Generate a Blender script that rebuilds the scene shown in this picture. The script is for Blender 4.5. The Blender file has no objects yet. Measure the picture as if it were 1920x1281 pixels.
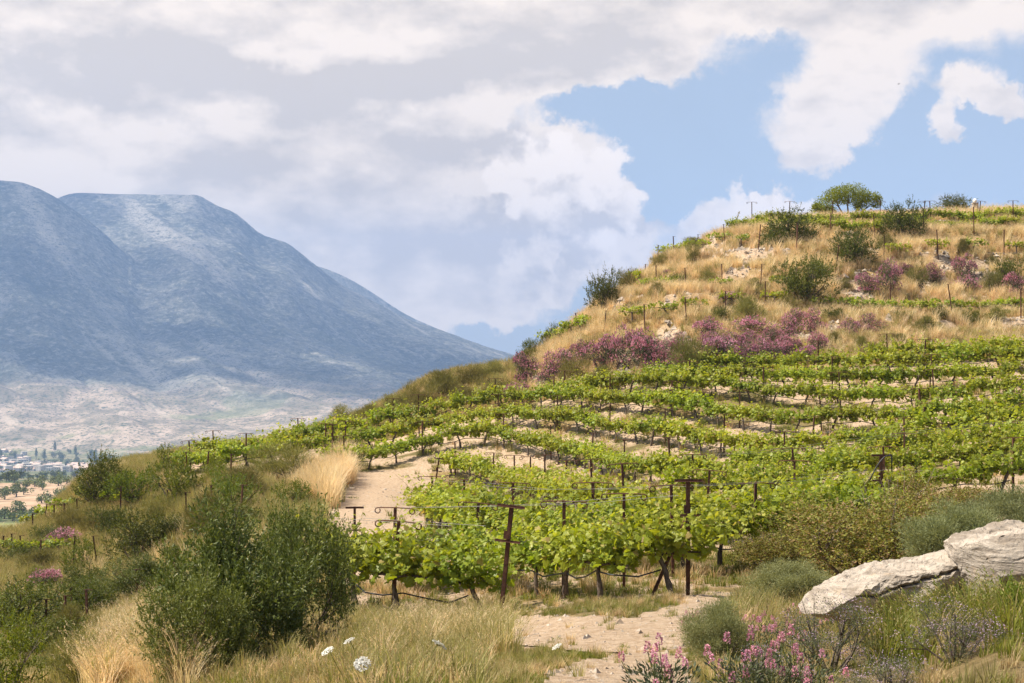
import bpy, math, random
import numpy as np
from math import radians, sin, cos, pi, atan2
rng = np.random.default_rng(7)
random.seed(7)
sc = bpy.context.scene
COL = sc.collection

# ------------------------------------------------------------------ camera
F, HZ = 2667.0, 700.0            # focal length in photo pixels (50 mm), eye level row of the photo
cam_d = bpy.data.cameras.new('camera'); cam = bpy.data.objects.new('camera', cam_d); COL.objects.link(cam)
cam_d.lens = 50.0; cam_d.sensor_width = 36.0
cam_d.shift_y = (HZ - 640.5) / 1920.0
cam_d.clip_start = 0.1; cam_d.clip_end = 40000
cam.location = (0, 0, 0); cam.rotation_euler = (radians(90), 0, 0)
sc.camera = cam

# ------------------------------------------------------------------ view
vs = sc.view_settings
sc.display_settings.display_device = 'sRGB'
vs.view_transform = 'Standard'; vs.look = 'None'; vs.gamma = 1.0; vs.use_curve_mapping = False
vs.exposure = 0.9
cy = sc.cycles
cy.use_denoising = True
try: cy.denoiser = 'OPENIMAGEDENOISE'
except Exception: pass
cy.max_bounces = 5; cy.diffuse_bounces = 3; cy.glossy_bounces = 2; cy.transmission_bounces = 3
cy.transparent_max_bounces = 24; cy.volume_bounces = 1
cy.caustics_reflective = False; cy.caustics_refractive = False
cy.sample_clamp_indirect = 6

# ------------------------------------------------------------------ sun and sky
SUN_EL, SUN_AZ = radians(54), radians(-90)       # azimuth from +Y towards +X
sd = bpy.data.lights.new('sun', 'SUN'); sun = bpy.data.objects.new('sun', sd); COL.objects.link(sun)
sd.energy = 5.0; sd.angle = radians(0.53); sd.color = (1.0, 0.92, 0.79)
sun.rotation_euler = (radians(90) - SUN_EL, 0, -SUN_AZ + pi)
sun.location = (-200, 60, 300)

world = bpy.data.worlds.new('World'); sc.world = world; world.use_nodes = True

class NT:
    """small node-tree helper"""
    def __init__(s, tree): s.t = tree; s.t.nodes.clear()
    def n(s, typ, **kw):
        nd = s.t.nodes.new(typ)
        for k, v in kw.items():
            if k.startswith('i_'):
                key = k[2:]
                key = int(key) if key.isdigit() else key
                s.put(nd.inputs[key], v)
            else: setattr(nd, k, v)
        return nd
    def put(s, sock, v):
        if hasattr(v, 'is_output') or isinstance(v, bpy.types.NodeSocket): s.t.links.new(v, sock)
        else: sock.default_value = v
    def math(s, op, a, b=None, c=None, clamp=False):
        nd = s.t.nodes.new('ShaderNodeMath'); nd.operation = op; nd.use_clamp = clamp
        s.put(nd.inputs[0], a)
        if b is not None: s.put(nd.inputs[1], b)
        if c is not None: s.put(nd.inputs[2], c)
        return nd.outputs[0]
    def vmath(s, op, a, b=None):
        nd = s.t.nodes.new('ShaderNodeVectorMath'); nd.operation = op
        s.put(nd.inputs[0], a)
        if b is not None: s.put(nd.inputs[1], b)
        return nd.outputs[0]
    def mix(s, fac, a, b):
        nd = s.t.nodes.new('ShaderNodeMix'); nd.data_type = 'RGBA'
        s.put(nd.inputs[0], fac)
        s.put(nd.inputs[6], a if isinstance(a, bpy.types.NodeSocket) else (*a, 1)[:4])
        s.put(nd.inputs[7], b if isinstance(b, bpy.types.NodeSocket) else (*b, 1)[:4])
        return nd.outputs[2]
    def ramp(s, fac, lo, hi, a=0.0, b=1.0, smooth=True):
        nd = s.t.nodes.new('ShaderNodeMapRange')
        nd.interpolation_type = 'SMOOTHSTEP' if smooth else 'LINEAR'
        s.put(nd.inputs[0], fac); s.put(nd.inputs[1], lo); s.put(nd.inputs[2], hi); s.put(nd.inputs[3], a); s.put(nd.inputs[4], b)
        return nd.outputs[0]
    def noise(s, vec, scale, detail=4, rough=.55, dist=0.0):
        nd = s.t.nodes.new('ShaderNodeTexNoise')
        s.put(nd.inputs['Vector'], vec); s.put(nd.inputs['Scale'], scale); s.put(nd.inputs['Detail'], detail)
        s.put(nd.inputs['Roughness'], rough); s.put(nd.inputs['Distortion'], dist)
        return nd.outputs['Fac']

def build_world():
    T = NT(world.node_tree)
    tc = T.n('ShaderNodeTexCoord')
    gen = tc.outputs['Generated']
    sky = T.n('ShaderNodeTexSky'); sky.sky_type = 'NISHITA'; sky.sun_disc = False
    sky.sun_elevation = SUN_EL; sky.sun_rotation = SUN_AZ; sky.altitude = 300; sky.air_density = 1.0; sky.dust_density = 0.6; sky.ozone_density = 1.2
    d = T.vmath('NORMALIZE', gen)
    # warp the direction a little so that cloud edges billow
    w1 = T.n('ShaderNodeTexNoise', i_Vector=d, i_Scale=7.0, i_Detail=6.0, i_Roughness=.6)
    wv = T.vmath('SUBTRACT', w1.outputs['Color'], (.5, .5, .5))
    w2 = T.n('ShaderNodeTexNoise', i_Vector=d, i_Scale=30.0, i_Detail=8.0, i_Roughness=.65)
    wv2 = T.vmath('SUBTRACT', w2.outputs['Color'], (.5, .5, .5))
    sc1 = T.n('ShaderNodeVectorMath', operation='SCALE'); T.put(sc1.inputs[0], wv); sc1.inputs[3].default_value = .075
    sc2 = T.n('ShaderNodeVectorMath', operation='SCALE'); T.put(sc2.inputs[0], wv2); sc2.inputs[3].default_value = .048
    dw = T.vmath('ADD', T.vmath('ADD', d, sc1.outputs[0]), sc2.outputs[0])
    sep = T.n('ShaderNodeSeparateXYZ', i_0=dw)
    az = T.math('ARCTAN2', sep.outputs[0], sep.outputs[1])
    el = T.math('ARCSINE', sep.outputs[2])
    def blob(px, py, rx, ry, amp, ang=0.0):
        a = T.math('DIVIDE', T.math('SUBTRACT', az, (px-960)/F), rx/F)
        b = T.math('DIVIDE', T.math('SUBTRACT', el, (HZ-py)/F), ry/F)
        if ang:
            k = ang
            b = T.math('ADD', b, T.math('MULTIPLY', a, k))
        r = T.math('SQRT', T.math('ADD', T.math('MULTIPLY', a, a), T.math('MULTIPLY', b, b)))
        return T.math('MULTIPLY', T.ramp(r, 1.35, .35, 0, 1), amp)
    def total(lst):
        o = None
        for b in lst:
            v = blob(*b); o = v if o is None else T.math('ADD', o, v)
        return o
    flat = T.vmath('MULTIPLY', d, (1, 1, 2.2))
    base = T.noise(flat, 4.5, 9, .58)
    big = T.noise(flat, 1.6, 3, .5)
    det = T.noise(flat, 16, 9, .6)
    def billow(v, sc_):
        vn = T.n('ShaderNodeTexVoronoi', feature='F1', i_Vector=v, i_Scale=sc_, i_Detail=2.0, i_Roughness=.5)
        return vn.outputs['Distance']
    dwb = T.vmath('MULTIPLY', dw, (1, 1, 1.3))
    bil = billow(dwb, 17.0)
    dens = T.math('ADD', T.math('ADD', T.math('MULTIPLY', T.math('SUBTRACT', .55, bil), .22), T.math('MULTIPLY', base, 1.0)), T.math('ADD', T.math('MULTIPLY', big, .3), T.math('MULTIPLY', det, .5)))
    place = total([
        (380, 70, 950, 200, .66), (1000, 110, 380, 75, .34), (1780, 20, 420, 110, .45), (1480, 10, 300, 70, .30),
        (250, 330, 620, 150, .62), (700, 420, 380, 210, .62), (1075, 390, 145, 140, .85), (1170, 455, 80, 90, .30), (830, 560, 240, 80, .52), (1000, 510, 200, 80, .45),
        (1500, 255, 130, 60, .46), (1600, 185, 120, 80, .40), (1540, 300, 60, 60, .38),
        (1790, 190, 60, 45, .50), (1750, 265, 34, 50, .46), (1865, 222, 70, 24, .42),
        (1380, 395, 140, 45, .50), (1230, 215, 24, 18, .36),
        (1290, 275, 190, 110, -.60), (1240, 350, 50, 50, -.4), (1140, 215, 140, 40, -.30), (1420, 130, 120, 50, -.25), (1680, 350, 200, 55, -.45), (1900, 330, 160, 80, -.45), (1690, 240, 36, 70, -.25),
        (930, 650, 120, 30, -.25), (1130, 560, 90, 80, -.35), (-100, 330, 200, 200, .2)])
    dn = T.math('ADD', dens, place)
    cov = T.ramp(dn, .84, 1.20, 0, 1)
    thick = T.ramp(dn, 1.05, 1.7, 0, 1)
    # self shading of the cloud: lower lit where more cloud lies towards the sun
    dsh = T.vmath('ADD', flat, (-.018, .0, .05))
    b2 = T.noise(dsh, 4.5, 9, .58); t2 = T.noise(dsh, 16, 9, .6)
    relief = T.math('ADD', T.math('MULTIPLY', T.math('SUBTRACT', base, b2), 2.6), T.math('MULTIPLY', T.math('SUBTRACT', det, t2), 1.1))
    dark = total([(380, 175, 520, 62, .95), (820, 150, 330, 55, .65), (120, 60, 300, 90, .45), (650, 50, 250, 60, .35), (820, 450, 190, 90, .22), (1100, 90, 200, 40, .3),
                  (560, 330, 330, 60, .2), (1080, 480, 150, 60, .2), (760, 600, 160, 60, .1), (350, 20, 140, 40, -.3), (1050, 330, 130, 90, -.9), (1140, 390, 90, 90, -.7)])
    bil2 = billow(T.vmath('ADD', dwb, (-.012, 0, .02)), 17.0)
    relief = T.math('ADD', relief, T.math('MULTIPLY', T.math('SUBTRACT', bil, bil2), T.math('ADD', .22, blob(1075, 390, 220, 200, 1.5))))
    shade = T.math('ADD', T.math('ADD', T.math('MULTIPLY', thick, .22), T.math('MULTIPLY', relief, 1.9)), T.math('MULTIPLY', dark, .8))
    shade = T.math('ADD', shade, .2, clamp=True)
    ccol = T.mix(shade, CLOUD_HI, CLOUD_LO)
    sepd = T.n('ShaderNodeSeparateXYZ', i_0=d)
    up = T.ramp(sepd.outputs[2], -.02, .02, 0, 1)
    cov = T.math('MULTIPLY', cov, up)
    skyc = T.n('ShaderNodeVectorMath', operation='MULTIPLY'); T.put(skyc.inputs[0], sky.outputs[0]); skyc.inputs[1].default_value = (SKY_GAIN, SKY_GAIN, SKY_GAIN)
    pale = T.mix(T.ramp(sepd.outputs[2], -.03, .16, .9, SKY_PALE), skyc.outputs[0], CLOUD_MID)
    col = T.mix(cov, pale, ccol)
    # the towering cumulus and the low bank right of it: hard billowing tops, bases that melt away
    def heap(lst, base_py, soft):
        o = None
        for px, py, r in lst:
            a = T.math('SUBTRACT', az, (px-960)/F); b = T.math('SUBTRACT', el, (HZ-py)/F)
            q = T.math('SUBTRACT', 1.0, T.math('DIVIDE', T.math('SQRT', T.math('ADD', T.math('MULTIPLY', a, a), T.math('MULTIPLY', b, b))), r/F))
            o = q if o is None else T.math('MAXIMUM', o, q)
        v = T.math('ADD', o, T.math('ADD', T.math('MULTIPLY', T.math('SUBTRACT', .5, bil), .55), T.math('MULTIPLY', T.math('SUBTRACT', det, .5), .5)))
        return T.math('MULTIPLY', T.ramp(v, -.02, .22), T.ramp(el, (HZ-base_py-soft)/F, (HZ-base_py+soft)/F)), v
    h1, v1 = heap([(985, 300, 62), (1055, 322, 76), (1125, 345, 76), (1180, 400, 58), (1010, 385, 100), (1110, 430, 105), (950, 350, 55)], 500, 75)
    h2, v2 = heap([(1290, 405, 45), (1345, 385, 52), (1400, 392, 48), (1455, 398, 40), (1510, 405, 40)], 430, 30)
    hs1 = T.math('ADD', T.math('MULTIPLY', relief, 1.1), T.math('ADD', T.ramp(v1, .25, 1.1, 0, .35), T.math('MULTIPLY', blob(1060, 480, 170, 80, .6), .7)), clamp=True)
    col = T.mix(T.math('MULTIPLY', h1, .93), col, T.mix(hs1, CUM_HI, CLOUD_LO))
    col = T.mix(T.math('MULTIPLY', h2, .8), col, T.mix(T.math('ADD', relief, .18, clamp=True), CUM_HI, CLOUD_LO))
    bg = T.n('ShaderNodeBackground', i_Color=col, i_Strength=0.1)
    out = T.n('ShaderNodeOutputWorld', i_Surface=bg.outputs[0])
# radiances before the 0.1 background strength
CUM_HI = (7.2, 6.15, 5.1); CLOUD_HI = (6.4, 5.4, 4.35); CLOUD_LO = (4.2, 3.6, 2.98); CLOUD_MID = (2.95, 3.15, 3.4); SKY_GAIN = 0.74; SKY_PALE = .60
build_world()

# ================================================================== helpers
def pchip(xk, yk, x):
    xk = np.asarray(xk, float); yk = np.asarray(yk, float); x = np.clip(x, xk[0], xk[-1])
    h = np.diff(xk); dl = np.diff(yk)/h; m = np.zeros_like(yk)
    for i in range(1, len(xk)-1):
        if dl[i-1]*dl[i] > 0:
            w1 = 2*h[i]+h[i-1]; w2 = h[i]+2*h[i-1]
            m[i] = (w1+w2)/(w1/dl[i-1]+w2/dl[i])
    m[0] = dl[0]; m[-1] = dl[-1]
    k = np.clip(np.searchsorted(xk, x)-1, 0, len(h)-1)
    t = (x-xk[k])/h[k]
    return ((2*t**3-3*t**2+1)*yk[k] + (t**3-2*t**2+t)*h[k]*m[k] + (-2*t**3+3*t**2)*yk[k+1] + (t**3-t**2)*h[k]*m[k+1])

_tab = np.random.default_rng(99).random((256, 256))
def vnoise(x, y):
    xi = np.floor(x).astype(int); yi = np.floor(y).astype(int); fx = x-xi; fy = y-yi
    fx = fx*fx*(3-2*fx); fy = fy*fy*(3-2*fy)
    g = lambda a, b: _tab[a & 255, b & 255]
    return (g(xi, yi)*(1-fx)+g(xi+1, yi)*fx)*(1-fy)+(g(xi, yi+1)*(1-fx)+g(xi+1, yi+1)*fx)*fy
def fbm(x, y, o=4, gain=.5):
    s = 0; a = 1; n = 0
    for i in range(o):
        s = s + a*vnoise(x*2**i+17.3*i, y*2**i+5.1*i); n += a; a *= gain
    return s/n - .5

class MB:
    """collects vertices and polygons, links them as ONE mesh object"""
    def __init__(s): s.V = []; s.F = []; s.A = []; s.n = 0
    def add(s, V, Fs, attr=0.0, mi=0):
        V = np.asarray(V, float).reshape(-1, 3)
        for f in (Fs if isinstance(Fs, list) else [Fs]):
            f = np.asarray(f, int)
            if len(f): s.F.append((f + s.n, mi))
        s.V.append(V); s.A.append(np.broadcast_to(np.asarray(attr, float), (len(V),))); s.n += len(V)
        return s
    def box(s, c, size, R=None, mi=0):
        v = np.array([(x, y, z) for x in (-.5, .5) for y in (-.5, .5) for z in (-.5, .5)])*np.asarray(size)
        if R is not None: v = v @ np.asarray(R).T
        return s.add(v+np.asarray(c), np.array([(0, 1, 3, 2), (4, 6, 7, 5), (0, 4, 5, 1), (2, 3, 7, 6), (0, 2, 6, 4), (1, 5, 7, 3)]), 0, mi)
    def tube(s, P, R, sides=6, mi=0, cap=True):
        P = np.asarray(P, float); R = np.broadcast_to(np.asarray(R, float), (len(P),))
        T = np.gradient(P, axis=0); T /= np.linalg.norm(T, axis=1, keepdims=True)+1e-9
        ref = np.array([0, 0, 1.]) if abs(T[0][2]) < .9 else np.array([1., 0, 0])
        a = np.linspace(0, 2*pi, sides, endpoint=False); V = []
        for p, t, r in zip(P, T, R):
            u = np.cross(t, ref); 
            if np.linalg.norm(u) < 1e-3: u = np.cross(t, [0, 1., 0])
            u /= np.linalg.norm(u); w = np.cross(u, t); ref = ref if abs(np.dot(t, ref)) < .95 else w
            V.append(p + r*(np.cos(a)[:, None]*u + np.sin(a)[:, None]*w))
        V = np.concatenate(V); n = len(P)
        i = np.arange(n-1)[:, None]*sides; j = np.arange(sides)[None]; k = (j+1) % sides
        Q = np.stack([i+j, i+k, i+sides+k, i+sides+j], -1).reshape(-1, 4)
        fs = [Q]
        if cap: fs.append(np.array([list(range(sides))[::-1], list(range((n-1)*sides, n*sides))]))
        return s.add(V, fs, 0, mi)
    def mesh(s, name, mats, smooth=False, attr=None):
        me = bpy.data.meshes.new(name)
        V = np.concatenate(s.V); me.vertices.add(len(V)); me.vertices.foreach_set('co', V.ravel().astype(np.float32))
        li = np.concatenate([f.ravel() for f, _ in s.F]); tot = np.concatenate([np.full(len(f), f.shape[1]) for f, _ in s.F])
        mi = np.concatenate([np.full(len(f), m) for f, m in s.F])
        me.loops.add(len(li)); me.loops.foreach_set('vertex_index', li.astype(np.int32))
        me.polygons.add(len(tot)); st = np.concatenate([[0], np.cumsum(tot)[:-1]])
        me.polygons.foreach_set('loop_start', st.astype(np.int32)); me.polygons.foreach_set('loop_total', tot.astype(np.int32))
        me.polygons.foreach_set('material_index', mi.astype(np.int32))
        me.polygons.foreach_set('use_smooth', np.full(len(tot), smooth))
        if attr:
            a = me.attributes.new(attr, 'FLOAT', 'POINT'); a.data.foreach_set('value', np.concatenate(s.A).astype(np.float32))
        for m in (mats if isinstance(mats, (list, tuple)) else [mats]): me.materials.append(m)
        me.update(calc_edges=True); me.validate()
        return me

def obj(name, me, parent=None, loc=None, rot=None, scale=None, link=True):
    o = bpy.data.objects.new(name, me)
    if link: COL.objects.link(o)
    if parent is not None: o.parent = parent
    if loc is not None: o.location = loc
    if rot is not None: o.rotation_euler = rot
    if scale is not None: o.scale = scale if hasattr(scale, '__len__') else (scale,)*3
    return o
def tag(o, label=None, cat=None, group=None, kind=None):
    if label: o['label'] = label
    if cat: o['category'] = cat
    if group: o['group'] = group
    if kind: o['kind'] = kind
    return o
def thing(name, label, cat, loc, rz=0.0, group=None, scale=None, tilt=(0, 0)):
    o = obj(name, None, loc=tuple(loc), rot=(tilt[0], tilt[1], rz), scale=scale); o.empty_display_size = .2
    return tag(o, label, cat, group)
def stuff(o): o['kind'] = 'stuff'; return o
def struct(o): o['kind'] = 'structure'; return o
ORD = ['zeroth', 'first', 'second', 'third', 'fourth', 'fifth', 'sixth', 'seventh', 'eighth', 'ninth', 'tenth', 'eleventh', 'twelfth', 'thirteenth', 'fourteenth',
       'fifteenth', 'sixteenth', 'seventeenth', 'eighteenth', 'nineteenth', 'twentieth']
def nth(i):
    if i < 21: return ORD[i]
    if i >= 100: return 'hundred'+('-and-'+nth(i-100) if i > 100 else 'th')
    t = ['', '', 'twenty', 'thirty', 'forty', 'fifty', 'sixty', 'seventy', 'eighty', 'ninety'][min(i//10, 9)]
    return (t+'-'+ORD[i % 10]) if i % 10 else t.replace('ty', 'tieth')

# ------------------------------------------------------------------ materials
def mat(name):
    m = bpy.data.materials.new(name); m.use_nodes = True
    return m, NT(m.node_tree)
def leaf_mat(name, a, b, trans=.35, tint=(1.25, 1.15, .5), rough=.5, spec=.25, age=None, dry=None, dryf=.06):
    m, T = mat(name)
    g = T.n('ShaderNodeNewGeometry'); oi = T.n('ShaderNodeObjectInfo')
    r = g.outputs['Random Per Island']
    c = T.mix(r, a, b)
    if dry: c = T.mix(T.math('LESS_THAN', T.math('FRACT', T.math('MULTIPLY', r, 37.7)), dryf), c, dry)
    if age:
        at = T.n('ShaderNodeAttribute', attribute_name='age'); c = T.mix(T.math('MULTIPLY', at.outputs['Fac'], .9), c, age)
    hv = T.n('ShaderNodeHueSaturation', i_Color=c)
    T.put(hv.inputs['Value'], T.ramp(oi.outputs['Random'], 0, 1, .82, 1.18, False))
    T.put(hv.inputs['Hue'], T.ramp(T.math('FRACT', T.math('MULTIPLY', oi.outputs['Random'], 7.3)), 0, 1, .488, .512, False))
    c = hv.outputs[0]
    p = T.n('ShaderNodeBsdfPrincipled', i_Roughness=rough); T.put(p.inputs['Base Color'], c); p.inputs['Specular IOR Level'].default_value = spec
    tr = T.n('ShaderNodeBsdfTranslucent', i_Color=T.vmath('MULTIPLY', c, tint))
    mx = T.n('ShaderNodeMixShader', i_0=trans, i_1=p.outputs[0], i_2=tr.outputs[0])
    T.n('ShaderNodeOutputMaterial', i_Surface=mx.outputs[0])
    return m
def plain_mat(name, a, b, scale=8, rough=.8, bump=.3, bscale=None, detail=6, spec=.2, stretch=(1, 1, 1), lo=.35, hi=.65, metal=0):
    m, T = mat(name)
    tc = T.n('ShaderNodeTexCoord'); v = T.vmath('MULTIPLY', tc.outputs['Object'], stretch)
    n = T.noise(v, scale, detail, .6); c = T.mix(T.ramp(n, lo, hi), a, b)
    oi = T.n('ShaderNodeObjectInfo'); hv = T.n('ShaderNodeHueSaturation', i_Color=c)
    T.put(hv.inputs['Value'], T.ramp(oi.outputs['Random'], 0, 1, .85, 1.12, False))
    p = T.n('ShaderNodeBsdfPrincipled', i_Roughness=rough, i_Metallic=metal); T.put(p.inputs['Base Color'], hv.outputs[0]); p.inputs['Specular IOR Level'].default_value = spec
    if bump:
        bn = T.n('ShaderNodeBump', i_Strength=bump, i_Distance=.02, i_Height=T.noise(v, bscale or scale*3, 8, .65)); T.put(p.inputs['Normal'], bn.outputs[0])
    T.n('ShaderNodeOutputMaterial', i_Surface=p.outputs[0])
    return m

MT = {}
MT['vine'] = leaf_mat('vine_leaf', (.17, .235, .014), (.31, .36, .033), .47, (1.35, 1.25, .44), .42, .3, age=(.48, .47, .10), dry=(.36, .27, .12), dryf=.05)
MT['olive'] = leaf_mat('olive_leaf', (.060, .083, .014), (.19, .215, .055), .27, (1.2, 1.2, .5), .45, .25, dry=(.30, .29, .12), dryf=.06)
MT['herb'] = leaf_mat('herb_leaf', (.09, .12, .02), (.20, .22, .05), .3, (1.2, 1.15, .6), .5, .25, dry=(.36, .28, .12), dryf=.15)
MT['dark'] = leaf_mat('dark_shrub_leaf', (.055, .070, .008), (.145, .155, .024), .3, (1.2, 1.2, .5), .5, .25)
MT['broom'] = leaf_mat('broom_leaf', (.16, .16, .04), (.30, .27, .10), .34, (1.2, 1.1, .6), .6, .15)
MT['lime'] = leaf_mat('lime_shrub_leaf', (.10, .135, .012), (.19, .22, .028), .38, (1.3, 1.2, .5), .5, .25)
MT['tree'] = leaf_mat('tree_leaf', (.11, .14, .012), (.25, .27, .03), .4, (1.3, 1.2, .45), .5, .25)
MT['spiny'] = leaf_mat('spiny_bush_leaf', (.14, .155, .06), (.30, .31, .15), .34, (1.2, 1.1, .7), .55, .2)
MT['brownbush'] = leaf_mat('brown_bush_leaf', (.15, .15, .03), (.29, .27, .06), .32, (1.2, 1.1, .6), .6, .2, dry=(.30, .19, .09), dryf=.25)
MT['greyleaf'] = leaf_mat('grey_green_leaf', (.07, .085, .045), (.13, .14, .075), .2, (1.2, 1.1, .7), .6, .15)
MT['pink'] = leaf_mat('pink_blossom', (.40, .145, .20), (.60, .32, .37), .3, (1.2, .9, 1.0), .6, .1)
MT['pinkpale'] = leaf_mat('pale_pink_blossom', (.58, .22, .32), (.70, .42, .46), .3, (1.1, .95, 1.0), .6, .1)
MT['lilac'] = leaf_mat('lilac_blossom', (.40, .27, .38), (.52, .40, .48), .3, (1.1, .95, 1.0), .6, .1)
MT['white'] = leaf_mat('white_blossom', (.70, .68, .60), (.82, .80, .74), .3, (1, 1, .95), .6, .1)
MT['yellow'] = leaf_mat('yellow_blossom', (.70, .48, .02), (.80, .60, .05), .3, (1, 1, .6), .6, .1)
MT['dry'] = leaf_mat('dry_grass_blade', (.50, .36, .17), (.72, .56, .32), .42, (1.1, 1.0, .8), .55, .2, dry=(.22, .13, .05), dryf=.15)
MT['straw'] = leaf_mat('straw_blade', (.66, .50, .26), (.84, .69, .44), .42, (1.1, 1.0, .8), .5, .25)
MT['mixg'] = leaf_mat('olive_grass_blade', (.24, .22, .065), (.42, .36, .15), .42, (1.1, 1.1, .7), .55, .2, dry=(.42, .32, .15), dryf=.3)
MT['grn'] = leaf_mat('green_grass_blade', (.13, .155, .022), (.25, .26, .055), .42, (1.2, 1.15, .6), .5, .25, dry=(.40, .30, .14), dryf=.16)
MT['bark'] = plain_mat('vine_bark', (.07, .05, .038), (.17, .13, .10), 30, .95, .8, 60, stretch=(1, 1, .3))
MT['wood'] = plain_mat('shrub_wood', (.09, .065, .045), (.20, .16, .12), 12, .95, .5)
MT['twig'] = plain_mat('dry_twig', (.28, .22, .16), (.42, .35, .27), 12, .9, .3)
MT['rust'] = plain_mat('rusty_steel', (.055, .022, .013), (.13, .055, .03), 14, .85, .4, 60, spec=.3)
MT['wire'] = plain_mat('grey_wire', (.20, .18, .16), (.30, .28, .26), 10, .5, 0, metal=.5)
MT['hose'] = plain_mat('black_hose', (.018, .018, .020), (.04, .04, .045), 6, .5, 0, spec=.4)
MT['rock'] = plain_mat('limestone', (.34, .27, .20), (.55, .46, .37), 3.2, .9, 1.0, 14, detail=10)
MT['wall'] = plain_mat('house_plaster', (.48, .42, .36), (.64, .58, .52), .05, .9, 0)
MT['roof'] = plain_mat('roof_tile', (.50, .34, .26), (.62, .48, .40), .3, .9, 0)
MT['lampglass'] = plain_mat('white_globe', (.85, .83, .78), (.9, .88, .84), 3, .3, 0)

# ================================================================== terrain
def Zp(d, z): return (d, HZ - z/d*F)
NEAR = [Zp(1.4, -1.62), Zp(3, -1.66)]
PROF = {
 0:   NEAR+[Zp(5, -2.1), Zp(8, -2.75), Zp(14, -3.75), Zp(20, -4.7), Zp(30, -6.2), Zp(40, -7.4), Zp(52, -8.35), (62, 1074), (68, 1035), (73, 1008), Zp(80, -9.6), Zp(100, -15), Zp(175, -40)],
 200: NEAR+[Zp(5, -2.0), Zp(8, -2.55), Zp(14, -3.4), Zp(20, -4.25), Zp(30, -5.8), Zp(42, -7.2), (55, 1085), (65, 1014), (73, 948), (79, 898), (84, 880), Zp(100, -10), Zp(175, -36)],
 480: NEAR+[Zp(5, -1.95), Zp(8, -2.4), (12, 1300), (16, 1232), (24, 1155), (35, 1073), (48, 989), (60, 925), (70, 878), (78, 846), (84, 838), Zp(100, -8), Zp(175, -33)],
 700: NEAR+[(6, 1310), (10, 1262), (16, 1205), (24, 1162), (32, 1080), (41, 1015), (52, 957), (63, 915), (71, 873), (76, 838), (80, 812), (86, 785), (92, 770), Zp(110, -6), Zp(175, -30)],
 820: NEAR+[(6, 1308), (10, 1262), (16, 1208), (24, 1180), (32, 1072), (44, 993), (62, 936), (70, 868), (77, 803), (84, 765), (92, 722), (98, 708), Zp(116, -4), Zp(175, -28)],
 975: NEAR+[(6, 1305), (10, 1258), (14, 1215), (20, 1175), (24, 1148), (28, 1098), (38, 1008), (46, 965), (61, 925), (69, 848), (75, 785), (80, 750), (84, 732), (89, 708), (94, 690), (98, 683), Zp(114, -2), Zp(175, -24)],
 1130: NEAR+[(6, 1305), (10, 1258), (14, 1205), (20, 1145), (24, 1123), (28, 1080), (38, 1000), (48, 950), (60, 895), (67, 832), (73, 765), (78, 722), (81, 690), (84, 656), (89, 625), (95, 596), (101, 574), (108, 566), Zp(128, 2.5), Zp(175, -14)],
 1290: NEAR+[(6, 1298), (10, 1250), (14, 1198), (20, 1138), (24, 1115), (28, 1068), (38, 985), (48, 932), (58, 882), (66, 805), (72, 730), (75, 694), (78, 656), (82, 622), (87, 592), (93, 552), (98, 520), (104, 488), (110, 466), Zp(128, 8.5), Zp(175, 3)],
 1450: NEAR+[(6, 1290), (10, 1250), (14, 1200), (20, 1150), (24, 1120), (28, 1075), (38, 988), (48, 925), (57, 868), (65, 795), (71, 722), (74, 690), (78, 652), (83, 612), (89, 577), (94, 525), (98, 488), (103, 456), (109, 434), (116, 420), Zp(135, 13.3), Zp(175, 10)],
 1650: NEAR+[Zp(4.5, -1.38), (7, 1230), (10, 1178), (14, 1150), (18, 1130), (24, 1095), (34, 1002), (46, 922), (55, 858), (62, 796), (68, 735), (73, 684), (78, 652), (84, 617), (90, 588), (95, 548), (98, 512), (101, 474), (105, 445), (111, 427), (118, 413), Zp(135, 14.5), Zp(175, 13)],
 1920: NEAR+[Zp(4.5, -1.1), (7, 1180), (10, 1140), (14, 1120), (18, 1100), (26, 1035), (36, 962), (46, 896), (55, 826), (62, 762), (68, 706), (72, 673), (78, 644), (84, 614), (90, 584), (94, 562), (98, 518), (102, 474), (105, 450), (111, 424), (118, 402), Zp(135, 15), Zp(175, 14)],
}
PX = np.concatenate([np.linspace(-3600, -320, 42), np.linspace(-300, 2220, 253), np.linspace(2240, 5500, 42)])
SD = np.linspace(math.log(1.4), math.log(175), 500)
DD = np.exp(SD)
keys = sorted(PROF)
KT = np.array([pchip([math.log(d) for d, _ in PROF[k]], [(HZ-y)/F for _, y in PROF[k]], SD) for k in keys])   # tangent of elevation
kx = np.array([-3600]+keys+[5500], float); KT = np.vstack([KT[:1], KT, KT[-1:]])
TT = np.stack([pchip(kx, KT[:, j], PX) for j in range(len(SD))], 1)      # [ipx, jd]
GX = (PX[:, None]-960)/F*DD[None]; GY = np.broadcast_to(DD[None], GX.shape)
GZ = TT*DD[None]
GPX0 = np.broadcast_to(PX[:, None], GX.shape)
amp = np.interp(DD, [1, 6, 20, 60, 80, 175], [.05, .10, .10, .10, .30, .5])[None]
GZ = GZ + np.clip((DD[None]-70)/10, 0, 1)*.35*fbm(GX/1.3+3, GY/.9, 3) + amp*fbm(GX/2.3, GY/2.3, 5) + .35*amp*fbm(GX/.5+9, GY/.5, 3)
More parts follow.
